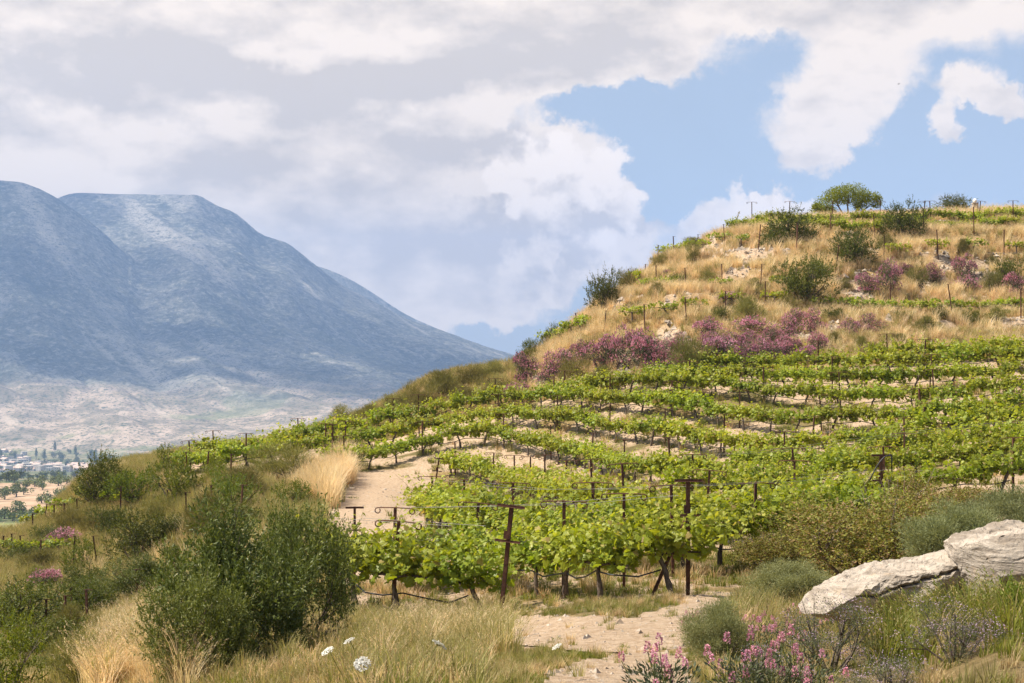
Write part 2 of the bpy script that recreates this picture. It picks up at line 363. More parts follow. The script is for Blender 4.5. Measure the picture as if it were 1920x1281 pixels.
# steps of the terraces on the upper hill
hw = np.clip((GPX0-1040)/120, 0, 1)*np.clip((DD[None]-80)/5, 0, 1)*np.clip((122-DD[None])/10, 0, 1)*.75
tz = GZ/1.75+.5*fbm(GX/14, GY/14, 2); fr_ = tz-np.floor(tz); riser = np.clip((fr_-.55)/.3, 0, 1); riser = riser*riser*(3-2*riser)
GZ = GZ+hw*1.75*(riser*.8+fr_*.2-fr_)
risk = hw*((fr_ > .5) & (fr_ < .9))
gpy = HZ - GZ/DD[None]*F
GT = GZ/DD[None]
def gz(x, y):
    """height of the ground sheet at x, y"""
    px = 960+F*np.asarray(x)/y; i = np.clip(np.searchsorted(PX, px)-1, 0, len(PX)-2); u = np.clip((px-PX[i])/(PX[i+1]-PX[i]), 0, 1)
    s = (np.log(y)-SD[0])/(SD[1]-SD[0]); j = np.clip(np.floor(s).astype(int), 0, len(SD)-2); v = np.clip(s-j, 0, 1)
    t = (GT[i, j]*(1-u)+GT[i+1, j]*u)*(1-v)+(GT[i, j+1]*(1-u)+GT[i+1, j+1]*u)*v
    return t*y
def hit(px, py, dmin=4.0):
    """where the ground lies along a direction: first distance past dmin"""
    d = DD[DD >= dmin]; x = (px-960)/F*d
    t = gz(x, d)/d; tg = (HZ-py)/F
    k = np.nonzero(t >= tg)[0]
    if len(k) == 0: k = [int(np.argmax(t))]
    k = k[0]
    if k == 0: dd = d[0]
    else:
        a, b = t[k-1], t[k]; dd = d[k-1]+(d[k]-d[k-1])*np.clip((tg-a)/(b-a+1e-12), 0, 1)
    xx = (px-960)/F*dd
    return np.array([xx, dd, float(gz(xx, dd))])

def inpoly(X, Y, P):
    r = np.zeros(X.shape, bool); n = len(P)
    for i in range(n):
        x1, y1 = P[i]; x2, y2 = P[(i+1) % n]
        c = ((y1 > Y) != (y2 > Y)) & (X < (x2-x1)*(Y-y1)/(y2-y1+1e-12)+x1); r ^= c
    return r
GPX = np.broadcast_to(PX[:, None], GX.shape)
wob = 28*fbm(GX/1.1+3, GY/1.1, 4)
PATH = [(915, 1172), (985, 1158), (1080, 1156), (1190, 1160), (1270, 1128), (1330, 1108), (1385, 1098), (1380, 1125), (1330, 1170), (1280, 1212), (1200, 1230), (1060, 1224), (960, 1212)]
PATH2 = [(985, 1300), (1070, 1245), (1190, 1228), (1290, 1226), (1300, 1300)]
HEAD = [(645, 905), (665, 886), (760, 882), (800, 880), (812, 905), (796, 960), (790, 1060), (740, 1100), (650, 1090), (610, 1000), (600, 960)]
near = DD[None] < 24.5
m_path = (inpoly(GPX+wob, gpy+wob*.5, PATH) | inpoly(GPX+wob, gpy+wob*.5, PATH2)) & near
m_head = inpoly(GPX+wob*.8, gpy+wob*.4, HEAD) & (DD[None] > 30) & (DD[None] < 75)
dtop = np.interp(PX, [0, 200, 330, 480, 700, 820, 975, 1130, 1290, 1450, 1650, 1920], [60, 70, 76, 79, 77, 77, 78, 77, 74.5, 73.5, 72.5, 71.5])[:, None]
dfront = np.interp(PX, [640, 940, 1240, 1290, 1450, 1920], [23, 22.5, 22.8, 23, 23, 24])[:, None]
left_lim = np.interp(DD, [20, 40, 55, 62, 70, 80], [640, 640, 640, 640, 340, 340])[None]
m_vine = (GPX > left_lim) & (DD[None] > dfront) & (DD[None] < dtop)
bank = (DD[None] > dtop) & (GPX > 900)
rockface = bank & (fbm(GX/3.0+40, GY/1.6, 4) > .10)
SCARS = [(1165, 690, 28, 26), (1255, 650, 40, 32), (1235, 690, 30, 20), (1345, 570, 30, 14), (1310, 565, 28, 12), (1400, 485, 60, 18), (1330, 480, 40, 15), (1390, 520, 40, 16), (1440, 480, 50, 14), (1600, 540, 30, 20), (1625, 520, 25, 16), (1775, 510, 25, 18), (1830, 515, 30, 20), (1500, 640, 30, 14), (1560, 620, 20, 12), (1735, 660, 25, 10), (1860, 540, 20, 14), (1005, 720, 18, 18), (1730, 545, 15, 12)]
m_scar = np.zeros(GX.shape, bool)
for a, b, rx, ry in SCARS: m_scar |= (((GPX+wob*.5-a)/rx)**2+((gpy+wob*.5-b)/ry)**2 < 1) & (DD[None] > 72)
dirt = np.where(m_path | m_head, 1.0, 0.0)
alley = fbm(GX/2.2+70, GY/1.4, 3)
dirt = np.maximum(dirt, np.where(m_vine, np.clip(.55+2.2*alley, 0, 1), 0))
dirt = np.maximum(dirt, np.where(m_scar, .95, 0)); dirt = np.maximum(dirt, np.where(rockface, .35, 0))
dirt = np.maximum(dirt, np.clip(risk*(.5+2.4*fbm(GX/2.5+12, GY/2.5, 3)), 0, .9)); m_scar = m_scar | (dirt > .62) & (risk > .3)
dryw = np.where(DD[None] > dtop, .75, .45) + .9*fbm(GX/4, GY/4, 3)
dryw = np.where((GPX < 640) & (DD[None] > 25), dryw-.25, dryw)

def grid_mesh(name, X, Y, Z, mt, attrs=None, keep=None, smooth=True):
    nu, nv = X.shape
    V = np.stack([X, Y, Z], -1).reshape(-1, 3)
    i = np.arange(nu-1)[:, None]*nv; j = np.arange(nv-1)[None]
    Q = np.stack([i+j, i+nv+j, i+nv+j+1, i+j+1], -1)
    Q = Q[keep] if keep is not None else Q.reshape(-1, 4)
    if keep is not None:
        used = np.unique(Q); rm = np.full(len(V), -1); rm[used] = np.arange(len(used)); Q = rm[Q]; V = V[used]
    m = MB(); m.add(V, Q); me = m.mesh(name, mt, smooth)
    for k, a in (attrs or {}).items():
        a = np.asarray(a, np.float32).reshape(-1)
        if keep is not None: a = a[used]
        at = me.attributes.new(k, 'FLOAT', 'POINT'); at.data.foreach_set('value', a)
    return me

def ground_mat():
    m, T = mat('hillside_soil')
    tc = T.n('ShaderNodeTexCoord'); P = tc.outputs['Object']
    A = lambda k: T.n('ShaderNodeAttribute', attribute_name=k).outputs['Fac']
    n1 = T.noise(P, 1.3, 8, .6); n2 = T.noise(P, 9, 8, .65); n3 = T.noise(P, 45, 5, .6)
    dirt_c = T.mix(T.ramp(n2, .3, .7), (.40, .27, .165), (.60, .455, .32))
    dirt_c = T.mix(T.ramp(n3, .58, .70, 0, .6), dirt_c, (.70, .58, .46))
    dirt_c = T.mix(T.ramp(n3, .42, .30, 0, .5), dirt_c, (.28, .18, .10))
    dry_c = T.mix(T.ramp(n2, .3, .7), (.26, .17, .075), (.44, .31, .15))
    grn_c = T.mix(T.ramp(n2, .3, .7), (.11, .095, .035), (.20, .16, .07))
    c = T.mix(T.ramp(T.math('ADD', A('dryw'), T.math('MULTIPLY', T.math('SUBTRACT', n1, .5), .9)), .25, .75), grn_c, dry_c)
    c = T.mix(T.ramp(T.math('ADD', A('dirt'), T.math('MULTIPLY', T.math('SUBTRACT', n1, .5), .8)), .35, .65), c, dirt_c)
    p = T.n('ShaderNodeBsdfPrincipled', i_Roughness=.95); T.put(p.inputs['Base Color'], c); p.inputs['Specular IOR Level'].default_value = .1
    h = T.math('ADD', T.math('MULTIPLY', n2, .6), T.math('MULTIPLY', n3, .4))
    b = T.n('ShaderNodeBump', i_Strength=1.0, i_Distance=.12, i_Height=h); T.put(p.inputs['Normal'], b.outputs[0])
    T.n('ShaderNodeOutputMaterial', i_Surface=p.outputs[0])
    return m
MT['ground'] = ground_mat()
g = obj('ground', grid_mesh('ground', GX, GY, GZ, MT['ground'], {'dirt': dirt, 'dryw': dryw})); struct(g)
keepP = (m_path[:-1, :-1] & m_path[1:, 1:] & m_path[1:, :-1] & m_path[:-1, 1:])
p_ = obj('path', grid_mesh('path', GX, GY, GZ+.006+.06*np.clip(fbm(GX/.45+2, GY/.45, 5, .6)+.12, 0, 1)+.05*np.clip(fbm(GX/1.3+8, GY/.35, 4, .6), -.1, 1), MT['ground'], {'dirt': np.maximum(dirt, 1.15), 'dryw': dryw}, keepP)); struct(p_)

# ---- valley floor
VP = {0: [Zp(90, -42), Zp(250, -64), Zp(450, -69), (600, 992), (640, 982), (700, 958), (800, 930), (880, 912), (930, 904), Zp(1100, -90), Zp(1500, -112), (1900, 893), (2400, 884), (2700, 872), (3100, 852), (3700, 815)],
      300: [Zp(90, -40), Zp(250, -62), Zp(450, -66), (600, 985), (640, 975), (700, 948), (800, 918), (880, 902), (930, 896), Zp(1100, -90), Zp(1500, -112), (1900, 893), (2400, 886), (2700, 872), (3100, 850), (3700, 808)]}
vpx = np.concatenate([np.linspace(-3500, -320, 12), np.linspace(-300, 700, 120), np.linspace(720, 3500, 30)]); vs_ = np.linspace(math.log(90), math.log(3700), 260); vd = np.exp(vs_)
a0 = pchip([math.log(d) for d, _ in VP[0]], [(HZ-y)/F for _, y in VP[0]], vs_); a1 = pchip([math.log(d) for d, _ in VP[300]], [(HZ-y)/F for _, y in VP[300]], vs_)
w = np.clip((vpx+50)/350, 0, 1)[:, None]
VT = a0[None]*(1-w)+a1[None]*w; VX = (vpx[:, None]-960)/F*vd[None]; VY = np.broadcast_to(vd[None], VX.shape)
VZ = VT*vd[None]+np.interp(vd, [90, 600, 900, 1500, 3700], [1, 1.2, 1.5, 9, 12])[None]*fbm(VX/160, VY/160, 4)
vpy = HZ - VZ/vd[None]*F; vPX = np.broadcast_to(vpx[:, None], VX.shape)
def vhit(px, py, dmin=300):
    i = np.argmin(abs(vpx-px)); t = VZ[i]/vd; ok = np.nonzero((vd >= dmin) & (t >= (HZ-py)/F))[0]
    k = ok[0] if len(ok) else np.argmax(t); d = vd[k]; return np.array([(px-960)/F*d, d, VZ[i][k]])
grove = ((vd[None] > 690) & (vd[None] < 905)).astype(float)*np.ones_like(VX)
field = ((vd[None] > 590) & (vd[None] < 640)).astype(float)*np.ones_like(VX)
def valley_mat():
    m, T = mat('valley_soil'); tc = T.n('ShaderNodeTexCoord'); P = tc.outputs['Object']
    A = lambda k: T.n('ShaderNodeAttribute', attribute_name=k).outputs['Fac']
    n = T.noise(P, .012, 8, .6); n2 = T.noise(P, .09, 6, .6)
    c = T.mix(T.ramp(n, .38, .6), (.10, .12, .05), (.26, .22, .13)); c = T.mix(T.ramp(n2, .5, .62), c, (.06, .085, .035))
    soil = T.mix(T.ramp(n2, .35, .65), (.34, .22, .14), (.46, .34, .23))
    c = T.mix(T.ramp(T.math('ADD', A('grove'), T.math('MULTIPLY', T.math('SUBTRACT', n2, .5), .5)), .3, .7), c, soil)
    c = T.mix(T.math('MULTIPLY', A('field'), T.ramp(n2, .3, .6, .4, 1)), c, (.22, .23, .09))
    p = T.n('ShaderNodeBsdfPrincipled', i_Roughness=1.0); T.put(p.inputs['Base Color'], c); p.inputs['Specular IOR Level'].default_value = 0
    T.n('ShaderNodeOutputMaterial', i_Surface=p.outputs[0]); return m
struct(obj('valley', grid_mesh('valley', VX, VY, VZ, valley_mat(), {'grove': grove, 'field': field})))

# ---- mountains
def mountain_mat():
    m, T = mat('mountain_limestone'); tc = T.n('ShaderNodeTexCoord'); P = tc.outputs['Object']
    A = lambda k: T.n('ShaderNodeAttribute', attribute_name=k).outputs['Fac']
    sep = T.n('ShaderNodeSeparateXYZ', i_0=P); z = sep.outputs[2]
    big = T.noise(P, .0022, 6, .55); mid = T.noise(P, .009, 8, .62, .4); fine = T.noise(P, .045, 8, .7)
    x, y = sep.outputs[0], sep.outputs[1]
    cv = T.n('ShaderNodeCombineXYZ'); T.put(cv.inputs[0], T.math('ADD', T.math('MULTIPLY', x, .83), T.math('MULTIPLY', y, .56))); T.put(cv.inputs[1], T.math('MULTIPLY', T.math('ADD', T.math('MULTIPLY', x, -.56), T.math('MULTIPLY', y, .83)), .14)); T.put(cv.inputs[2], T.math('MULTIPLY', z, .1))
    stk = T.noise(cv.outputs[0], .013, 7, .62, .35); stk2 = T.noise(cv.outputs[0], .0042, 5, .55, .3)
    c = T.mix(T.ramp(mid, .36, .62), (.055, .065, .05), (.15, .145, .12))
    c = T.mix(T.ramp(big, .40, .62, 0, .55), c, (.20, .19, .165))
    c = T.mix(T.ramp(fine, .50, .64, 0, .75), c, (.36, .335, .29))
    c = T.mix(T.ramp(stk, .57, .68, 0, .6), c, (.42, .38, .33)); c = T.mix(T.ramp(stk2, .57, .66, 0, .65), c, (.38, .345, .30)); c = T.mix(T.ramp(stk2, .42, .34, 0, .5), c, (.045, .06, .04))
    c = T.mix(T.ramp(fine, .46, .38, 0, .85), c, (.03, .042, .028))
    vf = T.noise(P, .13, 4, .6); c = T.mix(T.ramp(vf, .55, .62, 0, .8), c, (.028, .038, .025)); c = T.mix(T.ramp(vf, .42, .36, 0, .5), c, (.26, .24, .20))
    low = T.ramp(T.math('ADD', z, T.math('MULTIPLY', T.math('SUBTRACT', big, .5), 260)), 30, -120)
    lc = T.mix(T.ramp(mid, .4, .6), (.22, .18, .13), (.44, .34, .26)); lc = T.mix(T.ramp(fine, .53, .66), lc, (.07, .085, .045)); lc = T.mix(T.ramp(vf, .53, .60, 0, .85), lc, (.05, .07, .035)); lc = T.mix(T.ramp(big, .56, .60, 0, .5), lc, (.16, .19, .07)); lc = T.mix(T.ramp(stk, .62, .72, 0, .8), lc, (.50, .40, .31))
    c = T.mix(low, c, lc)
    p = T.n('ShaderNodeBsdfPrincipled', i_Roughness=1.0); T.put(p.inputs['Base Color'], c); p.inputs['Specular IOR Level'].default_value = 0
    h = T.math('ADD', T.math('ADD', T.math('MULTIPLY', stk, .8), T.math('MULTIPLY', mid, .8)), T.math('MULTIPLY', fine, .35))
    b = T.n('ShaderNodeBump', i_Strength=.6, i_Distance=16.0, i_Height=h); T.put(p.inputs['Normal'], b.outputs[0])
    T.n('ShaderNodeOutputMaterial', i_Surface=p.outputs[0]); return m
MT['mountain'] = mountain_mat()
def face(px, D, sil, dbase, dr, basepy, shape, fall):
    k = np.array(sil, float); sp = np.interp(px, k[:, 0], k[:, 1]); sp = np.convolve(np.pad(sp, 4, 'edge'), np.ones(9)/9, 'valid')
    zb = ((HZ-np.interp(px, [x for x, _ in basepy], [y for _, y in basepy]))/F*dbase)[:, None]; zr = ((HZ-sp)/F*dr)[:, None]
    r = np.clip((D-dbase)/(dr-dbase), 0, 1); f = .5*r**shape+.5*(1-(1-r)**1.1)*r+.04*np.clip(r*8, 0, 1)*(1-r)
    return np.where(D <= dr, zb+(zr-zb)*f, zr-(D-dr)*fall), np.clip((D-dr)/400+1, 0, 1)*0+np.clip(np.abs(D-dr)/700, 0, 1)
S2 = [(-900, 380), (60, 400), (105, 372), (135, 361), (250, 364), (372, 365), (405, 385), (440, 398), (490, 441), (540, 456), (585, 492), (640, 535), (700, 566), (760, 598), (830, 620), (900, 646), (970, 668), (1100, 715), (1300, 775), (1700, 830), (2200, 850)]
S1 = [(-1500, 380), (-500, 330), (-150, 318), (0, 338), (40, 341), (75, 353), (110, 373), (160, 408), (200, 441), (235, 480), (265, 550), (300, 640), (400, 760), (520, 840), (760, 880), (2200, 900)]
S3 = [(300, 560), (520, 480), (585, 494), (640, 513), (690, 542), (760, 590), (900, 650), (1000, 690), (1400, 780)]
BP = [(-1500, 888), (0, 888), (300, 886), (420, 876), (640, 835), (900, 825), (2200, 890)]
mpx = np.concatenate([np.linspace(-1500, -60, 50), np.linspace(-50, 1050, 400), np.linspace(1060, 2200, 50)]); mD = np.concatenate([np.linspace(2950, 6300, 330), np.linspace(6330, 7600, 30)])
Pm = mpx[:, None]*np.ones((1, len(mD))); Dm = np.ones((len(mpx), 1))*mD[None]; Xm = (Pm-960)/F*Dm
Za, ea = face(mpx, Dm, S2, 2950, 6200, BP, 1.5, .35); Zc, ec = face(mpx, Dm, S1, 2950, 5350, BP, 1.5, .20)
mk = 30.0+90*np.clip((mpx[:, None]-120)/120, 0, 1); hh = np.clip(.5+.5*(Za-Zc)/mk, 0, 1); Zm = Zc*(1-hh)+Za*hh+mk*hh*(1-hh)
edge = np.clip(np.minimum(ea, ec+(Za > Zc)*1.0), .05, 1); rise = np.clip((Dm-3000)/900, 0, 1)
acr = .83*Xm+.56*Dm; alo = -.56*Xm+.83*Dm           # across and along the gullies
gul = np.abs(fbm(acr/330+.4*fbm(Xm/900, Dm/900, 2), alo/1900+3, 3)); gul2 = np.abs(fbm(acr/120+5, alo/800, 3))
Zm = Zm+rise*edge*(120*np.minimum(gul, .22)-14+52*np.minimum(gul2, .2)+70*fbm(Xm/800+4, Dm/800, 3)+26*fbm(Xm/110, Dm/160, 5, .6))+rise*(.25+.75*edge)*10*fbm(Xm/35, Dm/50, 3)
struct(obj('mountain', grid_mesh('mountain', Xm, Dm, Zm, MT['mountain'])))
qx = np.linspace(300, 1400, 160); qD = np.linspace(6400, 8000, 60); Dq = np.ones((160, 1))*qD[None]; Zq, eq = face(qx, Dq, S3, 6400, 7300, [(0, 600), (1400, 790)], 1.2, .3)
struct(obj('mountain', grid_mesh('mountain', (qx[:, None]-960)/F*Dq, Dq, Zq+eq*25*fbm(Dq/120, qx[:, None]/30, 4), MT['mountain'])))
# heavy cumulus standing above the picture: the photograph shows the mountain in its shade
def cloud(name, cen, rad, label, seed):
    import bmesh
    rg = np.random.default_rng(seed); m = MB()
    bm = bmesh.new(); bmesh.ops.create_icosphere(bm, subdivisions=3, radius=1); V0 = np.array([v.co[:] for v in bm.verts]); F0 = np.array([[v.index for v in f.verts] for f in bm.faces]); bm.free()
    for k in range(150):
        a = rg.uniform(0, 6.28); r = math.sqrt(rg.random()) if k < 34 else rg.uniform(.75, 1.45); c = np.array([cos(a)*r*rad[0], sin(a)*r*rad[1], rg.uniform(0, .6)*rad[2]*(1-.6*min(r, 1))]); q = rg.uniform(.22, .42)*(1.1-.5*r) if k < 34 else rg.uniform(.05, .16)*(1.7-r)
        V = V0*(1+.35*fbm(V0[:, 0]*2+k, V0[:, 1]*2+V0[:, 2], 3))[:, None]*np.array([q*rad[0], q*rad[1], q*rad[2]*1.4]); V[:, 2] = np.maximum(V[:, 2], -.12*rad[2]); m.add(V+c, F0)
    o = obj(name, m.mesh(name, MT['cloud'], True), loc=cen); struct(o); return o
mc_, T = mat('thin_cloud'); T.n('ShaderNodeOutputMaterial', i_Surface=T.n('ShaderNodeMixShader', i_0=.80, i_1=T.n('ShaderNodeBsdfDiffuse', i_Color=(.9, .9, .9, 1)).outputs[0], i_2=T.n('ShaderNodeBsdfTransparent').outputs[0]).outputs[0]); MT['cloud'] = mc_
cloud('cloud', (-2350, 5450, 2300), (1500, 1100, 520), 'great grey cumulus above the mountain summit', 5)
cloud('cloud', (-1350, 4300, 2100), (950, 600, 400), 'grey cumulus above the right flank of the mountain', 9)
cloud('cloud', (-2950, 4400, 2200), (760, 480, 380), 'grey cumulus above the left shoulder of the mountain', 13)

# ---- haze: one closed box of even air round everything
hz = MB(); hz.box((-800, 4000, 285), (11000, 9600, 1130)); 
hm, T = mat('haze_air')
pv = T.n('ShaderNodeVolumePrincipled'); pv.inputs['Color'].default_value = (.38, .58, 1.0, 1); pv.inputs['Density'].default_value = 1.12e-4; pv.inputs['Anisotropy'].default_value = .15
T.n('ShaderNodeOutputMaterial', i_Volume=pv.outputs[0])
stuff(obj('haze', hz.mesh('haze', hm)))

# ================================================================== plant meshes
def rot_basis(N, rg):
    N = N/(np.linalg.norm(N, axis=1, keepdims=True)+1e-9)
    r = rg.normal(size=N.shape); U = np.cross(N, r); U /= np.linalg.norm(U, axis=1, keepdims=True)+1e-9
    return U, np.cross(N, U), N
VINE_R = np.array([(0, 0, 0), (.28, -.16, -.03), (.52, .10, -.10), (.36, .32, -.05), (.40, .60, -.12), (.18, .62, -.02), (0, .95, -.06)])
OVAL = np.array([(0, 0, 0), (.5, .45, -.06), (0, 1, -.05), (-.5, .45, -.06)])
def leaves(mb, P, N, size, kind, rg, width=.5, attr=0.0, D=None, mi=0):
    """one small folded blade per point; D gives a growing direction"""
    n = len(P)
    if D is None: U, W, N = rot_basis(N, rg)
    else:
        W = D/(np.linalg.norm(D, axis=1, keepdims=True)+1e-9); U = np.cross(W, N); U /= np.linalg.norm(U, axis=1, keepdims=True)+1e-9; N = np.cross(U, W)
    if kind == 'vine':
        L = np.concatenate([VINE_R, VINE_R[1:6]*np.array([-1, 1, 1])]); faces = np.array([(0, 1, 2, 3, 4, 5, 6), (0, 6, 11, 10, 9, 8, 7)])
    elif kind == 'quad': L = OVAL*np.array([width*2, 1, 1]); faces = np.array([(0, 1, 2, 3)])
    else: L = OVAL*np.array([width*2, 1, 1]); faces = np.array([(0, 1, 2), (0, 2, 3)])
    size = np.broadcast_to(size, (n,))
    V = P[:, None]+size[:, None, None]*(L[None, :, 0:1]*U[:, None]+L[None, :, 1:2]*W[:, None]+L[None, :, 2:3]*N[:, None])
    k = len(L); Fq = (faces[None]+np.arange(n)[:, None, None]*k).reshape(-1, faces.shape[1])
    mb.add(V.reshape(-1, 3), Fq, np.repeat(np.broadcast_to(attr, (n,)), k), mi)

def vine_foliage(seed, shoots=46, nodes=14, half=.80, size=(.09, .165), h0=.80, up=.80):
    rg = np.random.default_rng(seed); mb = MB()
    st = MB(); P, N, S, A = [], [], [], []
    for k in range(shoots):
        x = rg.uniform(-half, half); L = rg.uniform(.55, 1.0)*up/.62*(1.35 if rg.random() < .12 else 1); side = rg.choice([-1, 1])
        d = np.array([rg.normal(0, .35), side*rg.uniform(.05, .9), rg.uniform(.35, 1.1)]); d /= np.linalg.norm(d)
        t = np.linspace(0, 1, nodes); droop = rg.uniform(.1, .8)
        c = np.array([x, 0, h0+rg.uniform(-.06, .06)])[None]+d[None]*(t*L)[:, None]; c[:, 2] -= droop*L*(t**2)*.55; c[:, 1] += side*.12*t**2
        P.append(c+rg.normal(0, .055, c.shape)); S.append(rg.uniform(*size, nodes)*(1-.55*np.clip(t-.55, 0, 1)/.45)); A.append(np.clip((t-.6)*1.6, 0, 1)*rg.uniform(.4, 1)+rg.uniform(0, .2, nodes))
        nn = rg.normal(0, .55, c.shape)+np.array([0, side*.35, .75]); N.append(nn)
        st.tube(c[::4], np.linspace(.006, .002, len(c[::4])), 3)
    m = int(shoots*2.6)       # skirt of big old leaves round the cordon
    q = np.stack([rg.uniform(-half-.05, half+.05, m), rg.normal(0, .19, m), h0+rg.uniform(-.16, .28, m)], -1)
    P.append(q); N.append(rg.normal(0, .5, q.shape)+np.stack([0*q[:, 0], np.sign(q[:, 1])*.7, .4+0*q[:, 0]], -1)); S.append(rg.uniform(size[0]*1.1, size[1]*1.15, m)); A.append(rg.uniform(0, .1, m))
    P = np.concatenate(P); leaves(mb, P, np.concatenate(N), np.concatenate(S), 'vine', rg, attr=np.concatenate(A))
    return mb.mesh('vine_foliage', MT['vine'], attr='age'), st.mesh('shoot', MT['lime'])
def vine_trunk(seed, h=.8, half=.7):
    rg = np.random.default_rng(seed+500); m = MB(); n = 9; t = np.linspace(0, 1, n)
    lean = rg.normal(.12, .22); ly = rg.normal(0, .06)
    P = np.stack([lean*(t-1)*1.0+rg.normal(0, .012, n).cumsum(), ly*(t-1)+rg.normal(0, .012, n).cumsum(), t*h-.06], -1)
    m.tube(P, .045*(1.25-.45*t)*rg.uniform(.85, 1.25, n), 7)
    for s in (-1, 1):
        k = 7; u = np.linspace(0, 1, k); e = P[-1]
        m.tube(np.stack([e[0]+s*u*half, e[1]+rg.normal(0, .012, k), e[2]-.03+.05*np.sqrt(u)+rg.normal(0, .012, k)], -1), .028*(1.1-.6*u)*rg.uniform(.85, 1.2, k), 6)
    return m.mesh('trunk', MT['bark'], True)
VINES = [(vine_foliage(i), vine_trunk(i)) for i in range(7)]
VINES_F = [(vine_foliage(40+i, 36, 10, .95, (.11, .19), .74, .66), vine_trunk(40+i)) for i in range(6)]
VINES_S = [(vine_foliage(80+i, 18, 8, .75, (.10, .16), .62, .34), vine_trunk(80+i, .64)) for i in range(4)]
def place_vine(p, rz, kind, label, group, scale=1.0, rg=rng):
    pool = {'near': VINES, 'far': VINES_F, 'small': VINES_S}[kind]; (fo, sh), tr = pool[rg.integers(len(pool))]
    t = thing('grape_vine', label, 'grape vine', (p[0], p[1], p[2]), rz+(pi if rg.random() < .5 else 0), group, scale)
    obj('trunk', tr, t); stuff(obj('foliage', fo, t))
    if kind == 'near': stuff(obj('shoots', sh, t))
    return t

# posts
def line_post_parts(h=1.72):
    m = MB(); m.box((0, 0, h/2-.1), (.055, .055, h+.2)); a = MB()
    w = .36; x = np.linspace(-w, w, 9)
    for s in (-1, 1):
        th = np.linspace(0, 1.75*pi, 9); lp = np.stack([s*(w+.055*np.sin(th)), np.zeros(9), h-.0-.055*(1-np.cos(th))+.0], -1)
        a.tube(np.concatenate([np.stack([s*np.linspace(0, w*.95, 5), np.full(5, -.03), h+.015*np.linspace(1, .2, 5)], -1), lp+np.array([0, -.03, 0])]), .011, 4)
    return m.mesh('post', MT['rust']), a.mesh('crossarm', MT['rust'])
def end_post_parts(h=1.95):
    m = MB(); m.box((0, -.035, h/2-.15), (.062, .012, h+.3)); m.box((0, .035, h/2-.15), (.062, .012, h+.3)); m.box((0, 0, h/2-.15), (.012, .058, h+.3))
    t = MB(); t.box((0, -.048, h-.02), (.47, .012, .045)); t.box((0, -.075, h-.04), (.47, .045, .010))
    l = MB(); l.box((0, -.048, h-.60), (.43, .012, .035)); l.box((0, -.072, h-.614), (.43, .04, .010))
    b = MB(); b.box((-.02, -.06, h-.50), (.11, .012, .14))
    return m.mesh('post', MT['rust']), t.mesh('crossbar', MT['rust']), l.mesh('crossbar', MT['rust']), b.mesh('bracket', MT['rust'])
def terrace_post_parts():
    m = MB(); m.box((0, 0, .45), (.055, .055, 1.1)); a = MB(); a.tube([(-.02, 0, .985), (.10, 0, .99), (.2, 0, .975)], .010, 4); a.tube([(.02, 0, .985), (-.08, 0, .985)], .010, 4)
    return m.mesh('post', MT['rust']), a.mesh('hook', MT['rust'])
LP, EP, TP = line_post_parts(), end_post_parts(), terrace_post_parts()
def line_post(p, label, group, rz=0, tilt=(0, 0), s=1.0):
    t = thing('trellis_post', label, 'post', p, rz, group, s, tilt); obj('post', LP[0], t); obj('crossarm', LP[1], t); return t
def end_post(p, label, group=None, rz=0, tilt=(0, 0), s=1.0):
    t = thing('end_post', label, 'post', p, rz, group, s, tilt); obj('post', EP[0], t); obj('crossbar', EP[1], t); obj('crossbar', EP[2], t); obj('bracket', EP[3], t); return t

# ================================================================== vineyard rows (ground lines of the photo, front to back)
ROWS = [
 ('front left', [(650, 1138), (700, 1158), (760, 1160), (830, 1168), (880, 1168)], 'near'),
 ('front', [(770, 1104), (860, 1108), (975, 1114), (1030, 1122), (1090, 1127), (1155, 1128), (1238, 1121)], 'near'),
 ('second', [(800, 1000), (900, 1034), (1040, 1070), (1180, 1075), (1340, 1068), (1420, 1062), (1520, 1040), (1640, 1020)], 'near'),
 ('third', [(848, 893), (895, 912), (940, 930), (1000, 945), (1080, 970), (1180, 1005), (1300, 1015), (1420, 1005), (1560, 975), (1700, 950), (1900, 930)], 'far'),
 ('fourth', [(1290, 962), (1340, 960), (1460, 945), (1600, 920), (1760, 900), (1930, 880)], 'near'),
 ('fifth', [(640, 884), (700, 880), (745, 868), (800, 852), (860, 842), (912, 836), (950, 842), (987, 853), (1048, 870), (1112, 887), (1184, 908), (1250, 912), (1320, 910), (1450, 902), (1600, 884), (1760, 862), (1930, 846)], 'far'),
 ('sixth', [(640, 856), (740, 836), (850, 812), (950, 800), (1062, 810), (1120, 822), (1198, 833), (1272, 843), (1340, 858), (1434, 864), (1520, 862), (1640, 848), (1780, 832), (1930, 815)], 'far'),
 ('seventh', [(780, 802), (860, 782), (950, 768), (1050, 768), (1150, 774), (1250, 783), (1332, 796), (1416, 810), (1500, 818), (1587, 810), (1684, 815), (1800, 800), (1930, 785)], 'far'),
 ('eighth', [(1050, 752), (1150, 745), (1250, 742), (1350, 748), (1458, 762), (1574, 774), (1707, 772), (1820, 762), (1930, 752)], 'far'),
 ('ninth', [(1240, 722), (1340, 722), (1440, 730), (1540, 738), (1650, 738), (1780, 732), (1930, 722)], 'far'),
 ('tenth', [(1340, 706), (1440, 704), (1540, 706), (1660, 705), (1790, 700), (1930, 692)], 'far'),
 ('topmost', [(1660, 688), (1760, 682), (1930, 672)], 'far'),
 ('upper left', [(352, 890), (410, 886), (470, 878), (540, 868), (610, 858)], 'far'),
 ('hindmost left', [(395, 868), (470, 858), (560, 842), (650, 826), (740, 806)], 'far'),
]
hose_mb = None
